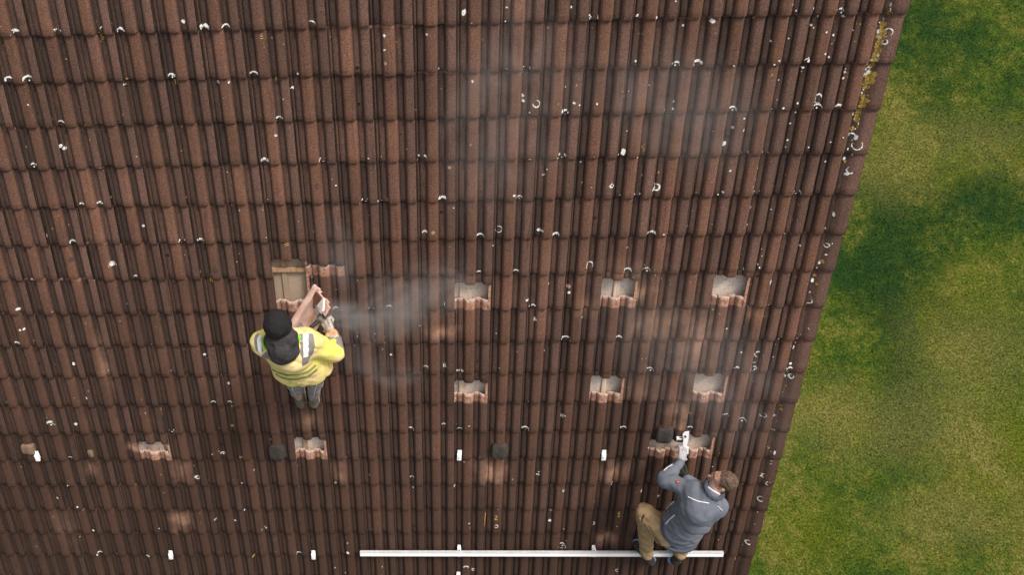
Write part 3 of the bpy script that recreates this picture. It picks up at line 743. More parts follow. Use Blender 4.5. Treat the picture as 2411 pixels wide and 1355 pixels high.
# person materials
skin = simple('skin', (0.60, 0.33, 0.235), 0.55, 0.12, 40, 0.05); M['skin'] = skin
hv = NT('high_visibility_cloth', 0.75, 0.2); v_ = hv.coord(); f_ = hv.noise(v_, 5, 4, .6)
hv.col(hv.mix(hv.ramp(f_, [(0.40, 0), (0.58, 1)]), (0.76, 0.71, 0.15), (0.88, 0.69, 0.34))); hv.bump(hv.noise(v_, 22, 3), .5, .012)
M['hivis'] = hv.m
M['lime'] = simple('lime_lining', (0.20, 0.62, 0.01), .7, .2, 20)
M['refl'] = simple('reflective_white', (0.82, 0.83, 0.82), .4, .06, 20)
M['refl_g'] = simple('reflective_grey', (0.24, 0.22, 0.21), .6, .15, 20)
M['band_g'] = simple('green_grey_band', (0.24, 0.27, 0.10), .6, .3, 14)
M['knit'] = simple('black_knit', (0.018, 0.017, 0.018), .95, .3, 150, .6)
M['scarf'] = simple('charcoal_fleece', (0.045, 0.042, 0.044), .95, .3, 40, .4)
M['grey_trouser'] = simple('grey_work_cloth', (0.31, 0.28, 0.29), .9, .35, 26, .4)
M['piping'] = simple('white_piping', (0.78, 0.78, 0.80), .5, .05, 20)
M['boot_dust'] = simple('dusty_grey_leather', (0.17, 0.15, 0.12), .85, .3, 40, .3)
M['sole_p'] = simple('pale_rubber', (0.50, 0.40, 0.33), .8, .2, 30)
M['blue_jkt'] = simple('blue_grey_fleece', (0.150, 0.168, 0.205), .9, .12, 18, .35)
M['dark_blue'] = simple('slate_knit_hem', (0.070, 0.082, 0.105), .9, .1, 30, .3)
M['khaki'] = simple('khaki_canvas', (0.37, 0.255, 0.135), .9, .22, 20, .4)
M['khaki_d'] = simple('dark_pocket_gap', (0.045, 0.03, 0.02), .9, .2, 20)
M['shoe2'] = simple('dark_brown_suede', (0.040, 0.034, 0.031), .8, .3, 40, .3)
M['sole_b'] = simple('sky_blue_sole', (0.16, 0.32, 0.56), .6, .1, 30)
M['glove_g'] = simple('pale_grey_glove', (0.42, 0.41, 0.43), .8, .3, 50, .3)
M['glove_w'] = simple('chalky_glove', (0.50, 0.45, 0.40), .95, .3, 60, .4)
M['glove_k'] = simple('dark_olive_glove', (0.035, 0.036, 0.026), .8, .4, 50, .3)
M['hair'] = simple('brown_hair', (0.135, 0.088, 0.060), .7, .65, 70, .9)
M['red'] = simple('red_patch', (0.55, 0.03, 0.03), .6, .1, 30)
M['black'] = simple('black_plastic', (0.02, 0.02, 0.022), .45, .2, 30)
M['steel'] = simple('dusty_steel', (0.24, 0.23, 0.23), .5, .3, 40, .1, metal=.3)
M['dusted'] = simple('dusty_teal_plastic', (0.24, 0.22, 0.20), .8, .35, 40, .3)

RMAP = ROOF0
def to_px(Pw):
    """project world points to photo pixels (used only to decide where trim runs on cloth)"""
    d = (np.atleast_2d(Pw) - camw) @ axes; return np.stack([CX + F * d[:, 0] / d[:, 2], CY + F * d[:, 1] / d[:, 2]], 1)
def seg_dist(px, pts):
    best = np.full(len(px), 1e9)
    for a, b in zip(pts[:-1], pts[1:]):
        a, b = np.array(a, float), np.array(b, float); ba = b - a
        h = np.clip(((px - a) @ ba) / (ba @ ba), 0, 1); best = np.minimum(best, np.linalg.norm(px - a - h[:, None] * ba, axis=1))
    return best
UPW = np.array([0, 0, 1.0])

def cloth_strip(name, pts, width, mat, parent, target, thick=.003):
    """ribbon sewn onto a garment: each point given as photo pixel, dropped onto the garment's surface by ray"""
    me = target.data; from mathutils.bvhtree import BVHTree
    co = np.zeros(len(me.vertices) * 3); me.vertices.foreach_get('co', co); co = co.reshape(-1, 3)
    wm = np.array(world_matrix(target)); cw = co @ wm[:3, :3].T + wm[:3, 3]
    tree = BVHTree.FromPolygons([tuple(c) for c in cw], [tuple(p.vertices) for p in me.polygons])
    P2 = []
    for a, b in zip(pts[:-1], pts[1:]):
        a, b = np.array(a, float), np.array(b, float); n = max(1, int(np.linalg.norm(b - a) / 3))
        P2 += [a + (b - a) * i / n for i in range(n)]
    P2.append(np.array(pts[-1], float)); ctr, nrm = [], []
    for q in P2:
        d = axes @ np.array([(q[0] - CX) / F, (q[1] - CY) / F, 1.0]); h = tree.ray_cast(Vector(camw), Vector(unit(d)))
        if h[0] is None: continue
        ctr.append(np.array(h[0])); nrm.append(np.array(h[1]))
    if len(ctr) < 2: return None
    co2, fa = [], []
    nn = []
    for i in range(len(ctr)):
        a, b = max(0, i - 2), min(len(ctr), i + 3); nn.append(unit(sum(nrm[a:b])))
    for i in range(len(ctr)):
        t = unit(ctr[min(i + 1, len(ctr) - 1)] - ctr[max(i - 1, 0)]); side = unit(np.cross(t, nn[i]))
        wv = width if not callable(width) else width(i / (len(ctr) - 1))
        for sgn in (-1, -.4, .4, 1):
            p = ctr[i] + side * wv / 2 * sgn; hh = tree.find_nearest(Vector(p)); pp = np.array(hh[0]); co2.append(pp + nn[i] * (.002 if abs(sgn) == 1 else thick))
    for i in range(len(ctr) - 1):
        for j in range(3): a = i * 4 + j; fa.append((a, a + 1, a + 5, a + 4))
    return mesh_np(name, co2, fa, mat, parent, True)

# ------------------------------------------------------------------ worker in yellow, standing bent over the tile he grinds
def worker_yellow():
    root = empty('person', P(718, 950, 0.03), 'worker in yellow high visibility jacket and black knitted cap, bent over a tile', 'person')
    J = dict(anL=P(705, 940, .12), anR=P(736, 940, .12), cfL=P(699, 925, .25), cfR=P(738, 929, .22), knL=P(696, 906, .46), knR=P(741, 902, .46), hpL=P(700, 872, .76), hpR=P(736, 870, .76),
             wa=P(703, 856, .86), ch=P(683, 828, 1.00), nk=P(664, 800, 1.10), hd=P(655, 768, 1.11), shL=P(619, 807, 1.0), shR=P(727, 805, .98),
             elR=P(786, 832, .86), wrR=P(781, 785, .72), haR=P(768, 760, .66), elL=P(632, 795, .78), wrL=P(693, 790, .62))
    A = frame3(J['hd'] - J['nk'] + .25 * UPW, -AD * 1.0 - .9 * UPW)
    body = head_prims(J['hd'] + A[1] * .01, A) + [('c', J['nk'] - A[2] * .03, J['hd'] - A[2] * .05, .052, .052, .03), ('c', J['nk'], J['wa'], .07, .10, .05), ('c', J['shL'], J['shR'], .05, .05, .06),
            ('c', J['shL'], J['elL'], .045, .038), ('c', J['elL'], J['wrL'], .036, .026), ('c', J['shR'], J['elR'], .045, .038), ('c', J['elR'], J['wrR'], .036, .026),
            ('c', J['wa'], J['hpL'], .09, .075, .06), ('c', J['wa'], J['hpR'], .09, .075, .06), ('c', J['hpL'], J['knL'], .072, .050), ('c', J['knL'], J['anL'], .048, .035), ('c', J['hpR'], J['knR'], .072, .050), ('c', J['knR'], J['anR'], .048, .035)]
    sdf_obj('body', body, .03, .012, M['skin'], root)
    # trousers
    tr = [('c', J['wa'], J['hpL'], .115, .095, .06), ('c', J['wa'], J['hpR'], .115, .095, .06), ('c', J['hpL'], J['knL'], .090, .070, .02), ('c', J['knL'], J['cfL'], .066, .050, .015),
          ('c', J['hpR'], J['knR'], .090, .070, .02), ('c', J['knR'], J['cfR'], .066, .052, .015)]
    tro = sdf_obj('trousers', tr, .03, .009, M['grey_trouser'], root, noise=lambda p: nz(p, 26, .004) + crease(p, 22, .012, 3))
    cloth_strip('piping', [(682, 900), (690, 909), (688, 917), (695, 930)], .008, M['piping'], tro, tro, .004)
    cloth_strip('piping', [(747, 898), (745, 910), (741, 922), (739, 933)], .008, M['piping'], tro, tro, .004)
    for an, cf in ((J['anL'], J['cfL']), (J['anR'], J['cfR'])):
        g = an - AN * .075
        toe = g - AD * .13; heel = g + AD * .085
        bt = sdf_obj('boot', [('c', heel + AN * .035, toe + AN * .02, .044, .040, .02), ('c', heel + AN * .05 - AD * .03, cf - AN * .02, .044, .044, .02)], .02, .008, M['boot_dust'], root, cut=lambda p, g=g: -((p - g) @ AN + .002))
        sdf_obj('sole', [('c', heel + AN * .004, toe + AN * .004, .052, .047)], .01, .008, M['sole_p'], bt, cut=lambda p, g=g: np.abs((p - g) @ AN + .004) - .011)
    # jacket
    bk = unit(np.cross(J['shR'] - J['shL'], J['nk'] - J['wa'])); bk = bk if bk @ AN > 0 else -bk
    lat = unit(J['shR'] - J['shL'])
    hm = J['wa'] * .45 + (J['hpL'] + J['hpR']) * .275
    jk = [('c', hm - lat * .09, J['shL'] + lat * .07, .125, .10, .06), ('c', hm + lat * .09, J['shR'] - lat * .07, .125, .10, .06), ('c', hm, J['ch'], .15, .14, .06), ('c', J['shL'], J['shR'], .085, .085, .05), ('c', J['ch'] + bk * .02, J['nk'] + bk * .0, .13, .09, .05),
          ('c', hm - lat * .10, hm + lat * .10, .128, .128, .05), ('c', J['shL'], J['elL'], .082, .068, .04), ('c', J['elL'], J['wrL'], .066, .048, .02), ('c', J['shR'], J['elR'], .088, .074, .04), ('c', J['elR'], J['wrR'] * .7 + J['elR'] * .3, .074, .056, .02)]
    hmd = unit(J['ch'] - hm)
    jo = sdf_obj('jacket', jk, .04, .0085, M['hivis'], root, noise=lambda p: nz(p, 22, .005) + nz(p, 48, .002, 2) + crease(p, 15, .013, 1), cut=lambda p: -((p - hm) @ hmd + .035))
    cloth_strip('cuff', [(777, 797), (783, 791), (791, 797)], .03, M['sole_p'], jo, jo, .006)
    sdf_obj('cuff', [('c', J['wrR'] * .75 + J['elR'] * .25, J['wrR'] * .95 + J['elR'] * .05, .054, .044)], .01, .008, simple('dust_stained_cuff', (0.62, 0.36, 0.22), .9, .3, 30), jo, noise=lambda p: nz(p, 60, .003))
    sdf_obj('sleeve_band', [('c', J['elR'] + (J['wrR'] - J['elR']) * .18, J['elR'] + (J['wrR'] - J['elR']) * .42, .080, .072)], .01, .008, M['refl_g'], jo, noise=lambda p: nz(p, 30, .003))
    cloth_strip('reflective_patch', [(722, 786), (724, 805), (723, 828), (721, 846), (718, 858)], lambda t: .11 * (1 - .55 * max(0, t - .55) / .45), M['refl_g'], jo, jo, .005)
    cloth_strip('reflective_stripe', [(719, 787), (719, 803), (720, 820), (720, 840)], .050, M['refl'], jo, jo, .010)
    cloth_strip('reflective_patch', [(611, 788), (606, 800), (608, 815), (612, 828)], .055, M['refl_g'], jo, jo, .005)
    cloth_strip('reflective_stripe', [(614, 790), (610, 802), (611, 818), (613, 832)], .035, M['refl'], jo, jo, .010)
    cloth_strip('reflective_patch', [(620, 835), (633, 843), (645, 850), (655, 855)], lambda t: .085 * (1 - .75 * t), M['refl_g'], jo, jo, .006)
    cloth_strip('reflective_band', [(642, 871), (655, 878), (675, 884), (700, 883), (725, 876), (743, 861)], .022, M['band_g'], jo, jo, .005)
    cloth_strip('reflective_band', [(650, 882), (662, 889), (680, 894), (703, 893), (727, 886), (746, 871)], .022, M['band_g'], jo, jo, .005)
    # hood / scarf and cap
    hc = J['nk'] + bk * .035 + (J['wa'] - J['nk']) * .13
    hA = frame3(bk, J['nk'] - J['wa'])
    cloth_strip('collar_lining', [(620, 794), (622, 806), (628, 820), (640, 834), (654, 842), (668, 839), (682, 830), (694, 816), (701, 800), (702, 790)], .040, M['lime'], jo, jo, .012)
    ha = J['nk'] * .5 + J['hd'] * .5
    ring = []
    for i in range(12):
        t = 2 * math.pi * i / 12; ring.append(J['nk'] + A[2] * .028 + A[0] * .082 * math.cos(t) + A[1] * .085 * math.sin(t) + bk * .03 - (J['nk'] - J['wa']) * (0.18 if math.sin(t) < -.3 else 0))
    sc = [('c', J['nk'] + A[2] * .02, hc + bk * .03, .085, .06, .03), ('c', J['nk'] + A[2] * .02 - A[0] * .03, hc + bk * .03, .075, .06, .03), ('c', J['nk'] + A[2] * .02 + A[0] * .035, hc + bk * .03, .075, .06, .03)] + [('c', ring[i], ring[(i + 1) % 12], .032, .032, .03) for i in range(12)] + [('e', hc + bk * .060 + hA[1] * .02, hA, (.090, .104, .062), .03)]
    sdf_obj('scarf', sc, .03, .008, M['scarf'], root, noise=lambda p: nz(p, 34, .004) + crease(p, 18, .008, 4))
    sdf_obj('beanie', [('e', J['hd'] + A[2] * .045 - A[1] * .004, A, (.088, .104, .100)), ('c', J['hd'] + A[2] * .0 + A[0] * .02, J['hd'] - A[0] * .02, .074, .074, .03)], .03, .007, M['knit'], root, noise=lambda p: nz(p, 45, .0025) + .0012 * np.sin(((p - J['hd']) @ A[2]) * 600), cut=lambda p: -((p - J['hd']) @ (A[2] * .94 - A[1] * .33) + .055))
    # gloves
    haR = J['haR']
    grip = unit(P(745, 735, .62) - P(800, 790, .66))
    sdf_obj('glove', glove_prims(J['wrR'], J['haR'] - J['wrR'], AN + .2 * AD, -1, 1.25, .0125, 1.12), .01, .006, M['glove_w'], root, noise=lambda p: nz(p, 90, .001))
    sdf_obj('glove', glove_prims(J['wrL'], P(712, 774, .54) - J['wrL'], AN - .4 * AD, 1, .7, .0115, 1.12), .01, .006, M['dusted'], root)
    return J
an_px = {}
JY = worker_yellow()

# the tile he holds
def held_tile():
    root = empty('roof_tile', P(728, 760, .45), 'loose clay tile with pale cut faces, held up by the worker in yellow', 'roof tile')
    c = P(731, 752, .50); vax = unit(P(705, 790, .50) - P(747, 716, .46)); uax = P(768, 760, .62) - P(712, 748, .40); uax = unit(uax - vax * (uax @ vax)); nax = unit(np.cross(uax, vax)); nax = nax if nax @ AN > 0 else -nax
    co, fa, at, sm = tile_arrays(0, 0); co = co - np.array([ku(0) + .15, jv(0) - .20, .01])
    wc = c + np.outer(co[:, 0] * 1.0, uax) + np.outer(co[:, 1] * 1.0, vax) + np.outer(co[:, 2], nax)
    det = np.linalg.det(np.stack([uax, vax, nax])); fa = fa if det > 0 else fa[:, ::-1]
    fa = fa[:, ::-1] if det < 0 else fa
    n = NT('clay_tile_covered_in_cutting_dust', .95, .1); v = n.coord(); a = n.noise(v, 9, 3); b = n.noise(v, 60, 3)
    n.col(n.mix(n.ramp(a, [(.35, 0), (.7, 1)]), (0.80, 0.58, 0.50), (0.62, 0.38, 0.30)))
    o = mesh_np('tile_face', wc, fa, n.m, root, sm)
    # weathered brown remainder and the freshly cut white corner at the head
    tt = c - vax * .195 + nax * .036 + uax * .02
    def slab(name, pts, th, mat):
        k = len(pts); cc = [tt + uax * a + vax * b + nax * (c_) for (a, b, c_) in pts]; dd = [q - nax * th for q in cc]
        mesh_np(name, cc + dd, [tuple(range(k))] + [tuple(range(2 * k - 1, k - 1, -1))] + [(i, i + k, (i + 1) % k + k, (i + 1) % k) for i in range(k)], mat, o)
    slab('brown_face', [(-.075, -.02, .012), (.02, -.03, .012), (.045, -.01, .012), (.02, .05, .012), (-.005, .085, .012), (-.04, .05, .012), (-.07, .03, .012)], .02, simple('old_tile_skin', (.16, .07, .045), .9, .2, 40))
    slab('cut_face', [(.048, -.045, .016), (.10, .0, .016), (.115, .03, .016), (.09, .085, .016), (.04, .075, .016), (.028, .05, .016)], .022, simple('white_cut_clay', (.74, .66, .61), .9, .08, 40))
held_tile()
def grinder():
    root = empty('angle_grinder', P(758, 752, .62), 'dust covered angle grinder in the right hand of the worker in yellow', 'angle grinder')
    a, b = P(751, 744, .64), P(803, 806, .60); ax = unit(b - a)
    sdf_obj('motor_body', [('c', a + ax * .02, a + ax * .09, .030, .033), ('c', a + ax * .10, a + ax * .27, .031, .027)], .02, .006, M['dusted'], root)
    nrm = unit(np.cross(ax, AN)); nrm = unit(nrm + .5 * AN)
    def disc(name, c, r, th, mat, a0=0, a1=2 * math.pi, r0=0.0, off=0.0):
        e1 = unit(np.cross(nrm, ax)); e2 = np.cross(nrm, e1); n = 40; co, fa = [], []
        for s_ in (-th / 2 + off, th / 2 + off):
            for i in range(n + 1):
                t = a0 + (a1 - a0) * i / n
                for rr in (r0, r): co.append(c + nrm * s_ + (e1 * math.cos(t) + e2 * math.sin(t)) * rr)
        m_ = 2 * (n + 1)
        for i in range(n):
            q = 2 * i; fa += [(q, q + 1, q + 3, q + 2), (m_ + q + 2, m_ + q + 3, m_ + q + 1, m_ + q), (q + 1, m_ + q + 1, m_ + q + 3, q + 3)]
        return mesh_np(name, co, fa, mat, root)
    cc = a - ax * .012
    disc('cutting_disc', cc - nrm * .03, .060, .003, M['steel'])
    disc('guard', cc - nrm * .03, .068, .018, M['steel'], .3, 3.5, 0.02, .004)
    sdf_obj('side_handle', [('c', a + ax * .03, a + ax * .03 + nrm * .09 + AN * .02, .014, .016)], .01, .006, M['black'], root)
    pts = [b + ax * .0, b + ax * .04 - AN * .03, P(812, 826, .50), P(806, 834, .42), P(796, 836, .30), P(775, 832, .20), P(752, 850, .12)]
    sdf_obj('cable', [('c', pts[i], pts[i + 1], .0055, .0055) for i in range(len(pts) - 1)], .004, .005, M['black'], root)
grinder()

# ------------------------------------------------------------------ worker in blue-grey, crouching on the rail
def worker_blue():
    root = empty('person', P(1560, 1308, .03), 'crouching worker in blue grey jacket and khaki trousers, fitting a silver hook', 'person')
    J = dict(anL=P(1521, 1300, .14), knL=P(1520, 1209, .42), hpL=P(1572, 1258, .50), hpR=P(1614, 1262, .48), anR=P(1600, 1300, .14), knR=P(1640, 1225, .34),
             wa=P(1598, 1240, .52), ch=P(1640, 1192, .66), nk=P(1677, 1156, .68), hd=P(1699, 1134, .66), shL=P(1634, 1158, .62), shR=P(1686, 1193, .60),
             elL=P(1566, 1131, .46), wrL=P(1602, 1090, .30), haL=P(1606, 1074, .24), elR=P(1648, 1150, .30), wrR=P(1616, 1128, .24))
    A = frame3(-AD * .72 + AN * .42 + AX * .30, -AX * .88 - AN * .22 - AD * .32)
    body = head_prims(J['hd'], A) + [('c', J['nk'] - A[2] * .02, J['hd'] - A[2] * .05 - A[1] * .015, .054, .056, .03), ('c', J['nk'] - (J['nk'] - J['wa']) * .3, J['wa'], .07, .10, .05), ('c', J['nk'], J['ch'], .05, .07, .03), ('c', J['shL'], J['shR'], .045, .045, .03),
            ('c', J['shL'], J['elL'], .046, .038), ('c', J['elL'], J['wrL'], .036, .026), ('c', J['shR'], J['elR'], .046, .038), ('c', J['elR'], J['wrR'], .036, .026),
            ('c', J['wa'], J['hpL'], .10, .08, .06), ('c', J['wa'], J['hpR'], .10, .08, .06), ('c', J['hpL'], J['knL'], .076, .052), ('c', J['knL'], J['anL'], .05, .035), ('c', J['hpR'], J['knR'], .076, .052), ('c', J['knR'], J['anR'], .05, .035)]
    def fm(c):
        return np.zeros(len(c), int)
    bo = sdf_obj('body', body, .03, .009, M['skin'], root)
    hr = sdf_obj('hair', [('e', J['hd'] + A[2] * .038 - A[1] * .014, A, (.0795, .0995, .0905)), ('c', J['hd'] - A[1] * .058 + A[2] * .02, J['hd'] - A[1] * .045 - A[2] * .045, .050, .040, .03)], .02, .006, M['hair'], root,
            noise=lambda p: nz(p, 210, .0032) + nz(p, 90, .0022, 1), cut=lambda p: np.maximum((p - J['hd']) @ (A[1] * .86 - A[2] * .5) - .020 - nz(p, 80, .004), np.where(np.abs((p - J['hd']) @ A[1] + .005) < .028, -((p - J['hd']) @ A[2]) + .028, -1)))
    at = lambda x, y, z: J['hd'] + A[0] * x + A[1] * y + A[2] * z
    gl = sdf_obj('glasses', [('c', at(s * .012, .106, .014), at(s * .05, .100, .016), .0035, .0035) for s in (-1, 1)] + [('c', at(s * .012, .106, -.012), at(s * .05, .100, -.010), .003, .003) for s in (-1, 1)] + [('c', at(s * .05, .100, .014), at(s * .05, .100, -.012), .003, .003) for s in (-1, 1)] + [('c', at(s * .054, .098, .014), at(s * .079, .0, .022), .003, .003) for s in (-1, 1)] + [('c', at(-.012, .107, .010), at(.012, .107, .010), .003, .003)], .003, .0045, M['black'], root)
    tr = [('c', J['wa'], J['hpL'], .125, .115, .06), ('c', J['wa'], J['hpR'], .125, .115, .06), ('c', J['hpL'], J['knL'], .112, .088, .04), ('c', J['knL'], J['anL'] - AD * .02, .088, .064, .015), ('c', J['anL'] + AN * .03 - AD * .02, J['anL'] + AN * .03 - AD * .01, .066, .066, .01),
          ('c', J['hpR'], J['knR'], .112, .086, .04), ('c', J['knR'], J['anR'], .086, .066, .02), ('c', J['anR'] + AN * .03 - AD * .02, J['anR'] + AN * .03 - AD * .01, .064, .064, .01)]
    tro = sdf_obj('trousers', tr, .03, .0085, M['khaki'], root, noise=lambda p: nz(p, 30, .0045) + crease(p, 18, .013, 2))
    cloth_strip('pocket', [(1517, 1213), (1512, 1222), (1512, 1230)], .014, M['khaki_d'], tro, tro, .002)
    cloth_strip('seam', [(1520, 1233), (1532, 1252), (1540, 1268), (1548, 1280)], .012, simple('pale_khaki_seam', (.36, .26, .145), .9, .1, 20), tro, tro, .007)
    for an, hd_, td_ in ((J['anL'], P(1532, 1322, .11), P(1494, 1278, .055)), (J['anR'], P(1588, 1320, .11), P(1618, 1290, .055))):
        d = unit(td_ - hd_); hd0 = hd_; td = hd_ + d * .24
        g = hd_ - AN * .04
        sh = sdf_obj('shoe', [('c', hd0 + AN * .01, td + AN * -.002, .044, .038, .02), ('c', hd0 + AN * .025 + d * .03, an + AN * .0, .045, .050, .02)], .02, .008, M['shoe2'], root)
        up2 = unit(AN - d * (AN @ d)); sdf_obj('sole', [('c', hd0 - up2 * .020 - d * .012, td - up2 * .024, .050, .042)], .01, .007, M['sole_b'], sh, cut=lambda p, g=hd0 - up2 * .03, u=up2: np.abs((p - g) @ u) - .013)
    lat = unit(J['shR'] - J['shL']); bk = unit(np.cross(lat, J['nk'] - J['wa'])); bk = bk if bk @ AN > 0 else -bk
    hm = J['wa'] * .55 + (J['hpL'] + J['hpR']) * .225
    jk = [('c', hm - lat * .075, J['shL'] + lat * .05, .125, .09, .06), ('c', hm + lat * .085, J['shR'] - lat * .03, .125, .10, .06), ('c', hm, J['ch'], .15, .15, .06), ('c', J['shL'], J['shR'], .085, .09, .05), ('c', J['ch'], J['nk'] - (J['nk'] - J['ch']) * .15, .14, .085, .05),
          ('c', J['shL'], J['elL'], .080, .068, .04), ('c', J['elL'], J['wrL'], .070, .042, .03), ('c', J['shR'], J['elR'], .078, .062, .04), ('c', J['elR'], J['wrR'], .060, .042, .02), ('c', J['shR'] + lat * .01, hm + lat * .12, .06, .07, .06)]
    hmd = unit(J['ch'] - hm)
    jo = sdf_obj('jacket', jk, .04, .0085, M['blue_jkt'], root, noise=lambda p: nz(p, 20, .0045) + nz(p, 45, .002, 2) + crease(p, 14, .011, 5) + .0035 * np.sin(((p - hm) @ hmd) * 75 + 2 * np.sin((p @ lat) * 9)) * np.clip(1 - ((p - hm) @ hmd) / .22, 0, 1), cut=lambda p: -((p - hm) @ hmd + .085))
    sdf_obj('hem', [('c', hm - hmd * .075 - lat * .075, hm - hmd * .075 + lat * .085, .150, .150), ('c', hm - hmd * .075, hm - hmd * .074, .172, .172)], .05, .009, M['dark_blue'], jo, cut=lambda p: np.abs((p - hm) @ hmd + .088) - .017)
    col = []
    for i in range(14):
        t = 2 * math.pi * i / 14; col.append(J['nk'] + unit(J['hd'] - J['nk']) * .022 + A[0] * .082 * math.cos(t) + A[1] * .085 * math.sin(t) + AN * .005)
    co_ = sdf_obj('collar', [('c', col[i], col[(i + 1) % 14], .018, .018, .01) for i in range(14)], .01, .007, M['dark_blue'], jo)
    for pts, w in (([(1666, 1148), (1678, 1156), (1700, 1169)], .014), ([(1620, 1171), (1632, 1177), (1645, 1182), (1669, 1186)], .010), ([(1687, 1192), (1694, 1197), (1700, 1203)], .008),
                   ([(1590, 1213), (1583, 1219), (1577, 1224), (1568, 1235)], .012), ([(1558, 1207), (1566, 1194), (1574, 1184)], .009), ([(1570, 1200), (1578, 1191), (1588, 1182)], .009), ([(1563, 1110), (1572, 1102), (1583, 1096)], .007)):
        cloth_strip('piping', pts, w, M['piping'], jo, jo, .007)
    cloth_strip('hem_band', [(1561, 1228), (1560, 1245), (1563, 1258), (1571, 1269), (1583, 1278), (1598, 1284), (1616, 1286)], .034, M['dark_blue'], jo, jo, .008)
    b1 = cloth_strip('sleeve_badge', [(1593, 1136), (1600, 1137)], .030, M['red'], jo, jo, .006)
    cloth_strip('badge_emblem', [(1595.3, 1136.3), (1598, 1136.8)], .013, M['piping'], b1 or jo, jo, .010)
    sdf_obj('glove', glove_prims(J['wrL'] + (J['haL'] - J['wrL']) * .0, J['haL'] - J['wrL'] - AD * .02, AN + .1 * AD, 1, .55, .0115, 1.15), .012, .0055, M['glove_g'], root)
    sdf_obj('glove', glove_prims(J['wrR'], P(1602, 1098, .17) - J['wrR'], AN + .3 * AD, -1, .5, .0115, 1.15), .012, .0055, M['glove_k'], root)
worker_blue()
# the hook being fitted over the bare underlay
def plate(name, pts, h0, h1, mat, parent):
    k = len(pts); a = [W(*R3(x, y, h1)) for x, y in pts]; b = [p - AN * (h1 - h0) for p in a]
    o = mesh_np(name, a + b, [tuple(reversed(range(k)))] + [tuple(range(k, 2 * k))] + [(i, (i + 1) % k, (i + 1) % k + k, i + k) for i in range(k)], mat, parent)
    bm = o.modifiers.new('bevel', 'BEVEL'); bm.width = .001; bm.segments = 1
    return o
hk = empty('roof_hook', P(1608, 1040, .05), 'silver roof hook with square hole, held over opened tiles by the crouching worker', 'roof hook', 'roof hooks set in the tile channels')
hp = plate('arm', [(1607, 1024), (1612, 1018), (1623, 1017), (1622, 1032), (1616, 1057), (1607, 1057), (1609, 1036)], .060, .066, M['alu'], hk)
plate('square_hole', [(1611, 1027), (1616, 1027), (1616, 1032), (1611, 1032)], .0665, .0685, M['black'], hp)
bp = plate('base_plate', [(1593, 1029), (1608, 1029), (1608, 1043), (1593, 1043)], .040, .046, M['alu'], hk)
plate('rib', [(1594, 1034), (1607, 1034), (1607, 1037), (1594, 1037)], .0465, .054, M['alu'], bp)
plate('bracket', [(1611, 1056), (1622, 1056), (1621, 1071), (1611, 1071)], .115, .140, M['alu'], hk)

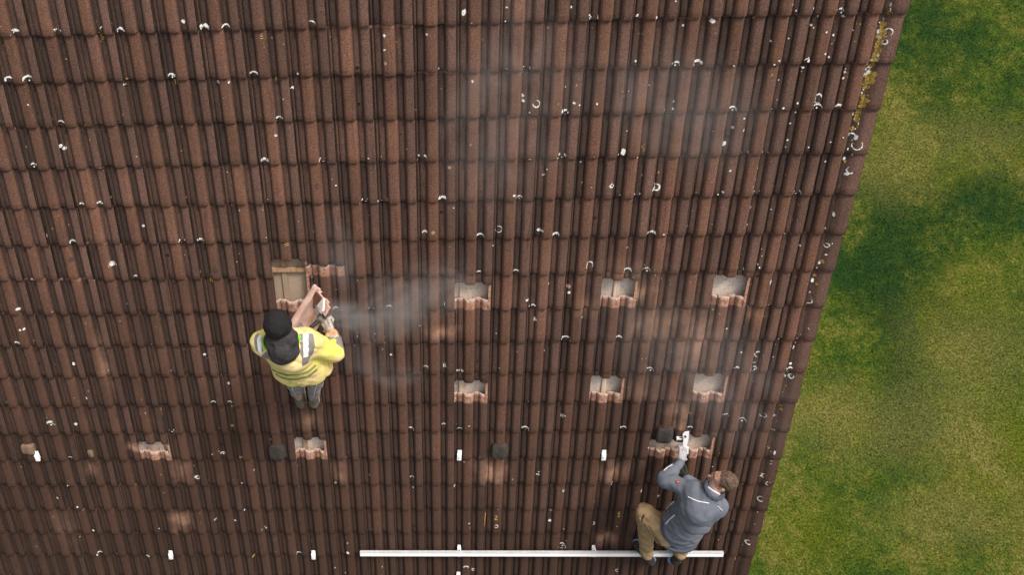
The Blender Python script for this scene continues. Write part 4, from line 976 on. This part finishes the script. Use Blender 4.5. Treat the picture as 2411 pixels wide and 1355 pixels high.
# ------------------------------------------------------------------ airborne cutting dust
def dust(name, a, b, ra, rb, dens, label, seed, parent=None, flat=1.0, lo=.36):
    """a soft plume between two world points"""
    a, b = np.asarray(a), np.asarray(b); c = (a + b) / 2; L = np.linalg.norm(b - a) / 2 + max(ra, rb); x = unit(b - a); z = unit(AN - x * (AN @ x)); y = np.cross(z, x)
    R_ = max(ra, rb)
    me_co = [(-1, -1, -1), (1, -1, -1), (1, 1, -1), (-1, 1, -1), (-1, -1, 1), (1, -1, 1), (1, 1, 1), (-1, 1, 1)]
    fr = Matrix(((x[0] * L, y[0] * R_, z[0] * R_ * flat, c[0]), (x[1] * L, y[1] * R_, z[1] * R_ * flat, c[1]), (x[2] * L, y[2] * R_, z[2] * R_ * flat, c[2]), (0, 0, 0, 1)))
    mt = bpy.data.materials.new('drifting_dust'); mt.use_nodes = True; t = mt.node_tree; t.nodes.clear()
    out = t.nodes.new('ShaderNodeOutputMaterial'); pv = t.nodes.new('ShaderNodeVolumePrincipled'); t.links.new(pv.outputs[0], out.inputs['Volume'])
    pv.inputs['Color'].default_value = (0.95, 0.90, 0.86, 1); pv.inputs['Anisotropy'].default_value = 0.1
    tc = t.nodes.new('ShaderNodeTexCoord'); ln = t.nodes.new('ShaderNodeVectorMath'); ln.operation = 'LENGTH'; t.links.new(tc.outputs['Object'], ln.inputs[0])
    fall = t.nodes.new('ShaderNodeMapRange'); fall.interpolation_type = 'SMOOTHSTEP'; fall.inputs[1].default_value = .15; fall.inputs[2].default_value = .98; fall.inputs[3].default_value = 1; fall.inputs[4].default_value = 0; t.links.new(ln.outputs['Value'], fall.inputs[0])
    mp = t.nodes.new('ShaderNodeMapping'); mp.inputs['Scale'].default_value = (L * 1.1, R_ * 1.5, R_ * 1.5 * flat); mp.inputs['Location'].default_value = (seed, seed * 2, 0); t.links.new(tc.outputs['Object'], mp.inputs['Vector'])
    nz_ = t.nodes.new('ShaderNodeTexNoise'); nz_.inputs['Scale'].default_value = 2.2; nz_.inputs['Detail'].default_value = 4; nz_.inputs['Roughness'].default_value = .6; nz_.inputs['Distortion'].default_value = 1.1; t.links.new(mp.outputs[0], nz_.inputs['Vector'])
    mr = t.nodes.new('ShaderNodeMapRange'); mr.inputs[1].default_value = lo; mr.inputs[2].default_value = .74; t.links.new(nz_.outputs['Fac'], mr.inputs[0])
    m1 = t.nodes.new('ShaderNodeMath'); m1.operation = 'MULTIPLY'; t.links.new(fall.outputs[0], m1.inputs[0]); t.links.new(mr.outputs[0], m1.inputs[1])
    m2 = t.nodes.new('ShaderNodeMath'); m2.operation = 'MULTIPLY'; t.links.new(m1.outputs[0], m2.inputs[0]); m2.inputs[1].default_value = dens; t.links.new(m2.outputs[0], pv.inputs['Density'])
    o = mesh_np(name, me_co, [(0, 3, 2, 1), (4, 5, 6, 7), (0, 1, 5, 4), (1, 2, 6, 5), (2, 3, 7, 6), (3, 0, 4, 7)], mt, parent, frame=fr)
    return tag(o, label, None, None, 'stuff')
dust('dust_cloud', P(785, 742, .58), P(860, 770, .5), .19, .19, 11.0, 'dense pale puff of cutting dust at the grinder', 1.0, lo=.44)
dust('dust_cloud', P(800, 790, .5), P(1090, 640, .6), .30, .34, 3.4, 'streak of dust drifting right from the grinder across the roof', 3.0, lo=.46)
dust('dust_cloud', P(770, 540, .5), P(820, 660, .5), .20, .22, 1.6, 'faint wisp of dust above the opened tiles', 5.2)
dust('dust_cloud', P(1230, 120, .8), P(1150, 400, .75), .62, .62, 0.62, 'pale veil of dust over the upper middle of the roof', 7.0, lo=.43)
dust('dust_cloud', P(1470, 200, .8), P(1740, 290, .8), .5, .5, .55, 'faint veil of dust over the upper right tiles', 9.0)
dust('dust_cloud', P(1480, 720, .5), P(1780, 980, .5), .65, .65, 0.55, 'thin dust veil over the opened tiles at right', 11.0, lo=.42)
dust('dust_cloud', P(830, 850, .4), P(980, 900, .4), .2, .2, 1.6, 'low wisp of dust beside the yellow jacket', 13.0)
